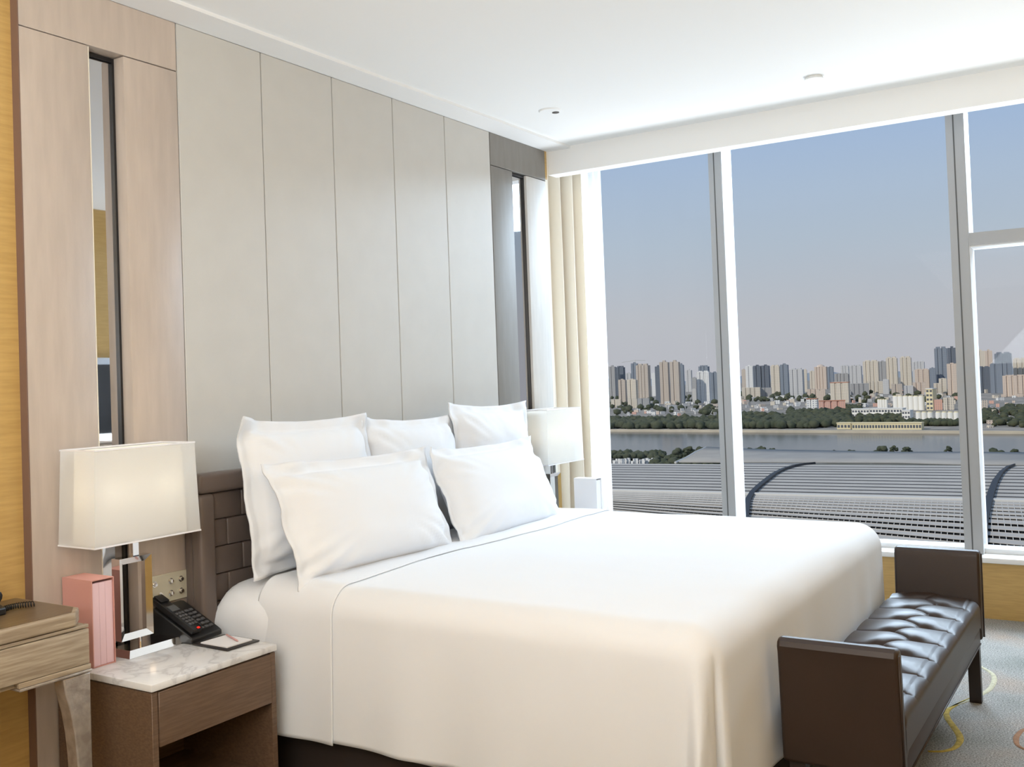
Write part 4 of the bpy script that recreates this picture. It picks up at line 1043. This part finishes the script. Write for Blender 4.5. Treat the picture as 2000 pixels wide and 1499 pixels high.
for j in range(n_): b.faces.new((V[j][0], V[j][1], V[j+1][1], V[j+1][0]))
obj('roof_deck', b, M['roofdark'], hall)
NR = 11
for j in range(NR):
    b = bmesh.new(); v0 = j/NR; v1 = (j+.97)/NR; strip(b, 0, 1, v0, v1, .0, .5); o = obj('roof_panel_row', b, M['roofpanel'], hall)
    b = bmesh.new(); strip(b, 0, 1, v1-.006, v1+.005, .22+.1*j/NR, .4); obj('roof_joint', b, M['roofdark'], hall)
b = bmesh.new(); strip(b, 0, 1, .995, 1.03, 1.2, 1.2); obj('roof_gutter', b, M['roofwhite'], hall)
NL = 13
for j in range(NL):
    b = bmesh.new(); v0 = 1.045+(1.3)*(j/NL)**1.08; v1 = v0+1.3/NL*(.60 if j > 7 else .56); strip(b, 0, 1, v0, v1, .25, .35); obj('louver_slat', b, M['roofpanel'], hall)
b = bmesh.new()
for k in range(150):
    u = k/150; strip(b, u, u+.0007, 1.04, 2.35, .28, .5)
tag(obj('louver_ribs', b, M['roofwhite'], hall), kind='stuff')
b = bmesh.new()
for k in range(210):
    u = k/210; strip(b, u, u+.0004, 0, .99, .04, .2)
tag(obj('roof_seams', b, mat('roof_seam', (.27, .265, .26), .6), hall), kind='stuff')
def arc(nm, pts, wid):
    b = bmesh.new(); prev = None
    vals = [(906, 910, -63.0), (921, 928, -64.3), (939, 951, -66.8), (960, 977, -70), (978, 1012, -73.6), (1000, 1072, -78.5), (1016, 1130, -83)]
    def zz(px, py):
        ls = [(a+(c_-a)*(px-1200)/680, z) for a, c_, z in vals]
        for (y0, z0), (y1, z1) in zip(ls, ls[1:]):
            if py <= y1: return z0+(z1-z0)*max(0, (py-y0)/(y1-y0))
        return z1
    n = len(pts)
    for i, (px, py) in enumerate(pts):
        p = G(px, py, zz(px, py)); w_ = wid*(.25+.75*min(1, i/(n*.4)))
        cur = [b.verts.new(p+RH*s*w_+Vector((0, 0, z))) for s, z in ((-1, .2), (-1, 1.6), (1, 1.6), (1, .2))]
        if prev:
            for k in range(3): b.faces.new((prev[k], prev[k+1], cur[k+1], cur[k]))
        prev = cur
    o = obj(nm, b, M['gutter'], hall); return o
arc('valley_gutter', [(1592, 907.5), (1570, 909.5), (1550, 913), (1530, 919.5), (1512, 929), (1498, 940), (1482, 953), (1470, 965), (1462, 978), (1458, 1000), (1456, 1030)], 1.55)
arc('valley_gutter', [(1982, 911), (1968, 916), (1956, 926), (1944, 944), (1936, 966), (1929, 992), (1923, 1020), (1920, 1050), (1916, 1090)], 1.9)
# rear hall roof with its raised left end
b = bmesh.new()
rows = [[(1322, 904.5), (1500, 905), (1750, 906), (1880, 909.5), (2150, 913)], [(1344, 895), (1500, 896), (1750, 898), (1880, 899.5), (2150, 902)],
        [(1362, 884), (1500, 888), (1750, 891), (1880, 891), (2150, 894)], [(1381, 875.5), (1500, 880.5), (1750, 885.5), (1880, 885.5), (2150, 888)]]
zr = [-63.3, -62.4, -61.8, -61.5]
VV = [[b.verts.new(G(px, py, z)) for px, py in row] for row, z in zip(rows, zr)]
for j in range(3):
    for i in range(4): b.faces.new((VV[j][i], VV[j][i+1], VV[j+1][i+1], VV[j+1][i]))
rh = thing('exhibition_hall', 'lighter grey rear hall roof with swept-up left end, before the river', 'building', (800, 200, GZ))
o = obj('roof_shell', b, M['rearroof'], rh, smooth=True); md = o.modifiers.new('t', 'SOLIDIFY'); md.thickness = 1.0; md.offset = -1
b = bmesh.new()
edge = [G(px-3, py-.5, z+.6) for (px, py), z in zip([r_[0] for r_ in rows], zr)]
tube(b, edge, .9, 6); obj('edge_trim', b, M['roofwhite'], rh)
for t_ in (.2, .4, .6, .8):
    for j in range(2):
        pass
for j in range(1, 3):
    b = bmesh.new(); pts = [G(px, py, zr[j]+.25) for px, py in rows[j]]; tube(b, pts, .35, 4); obj('roof_rib', b, M['gutter'], rh)
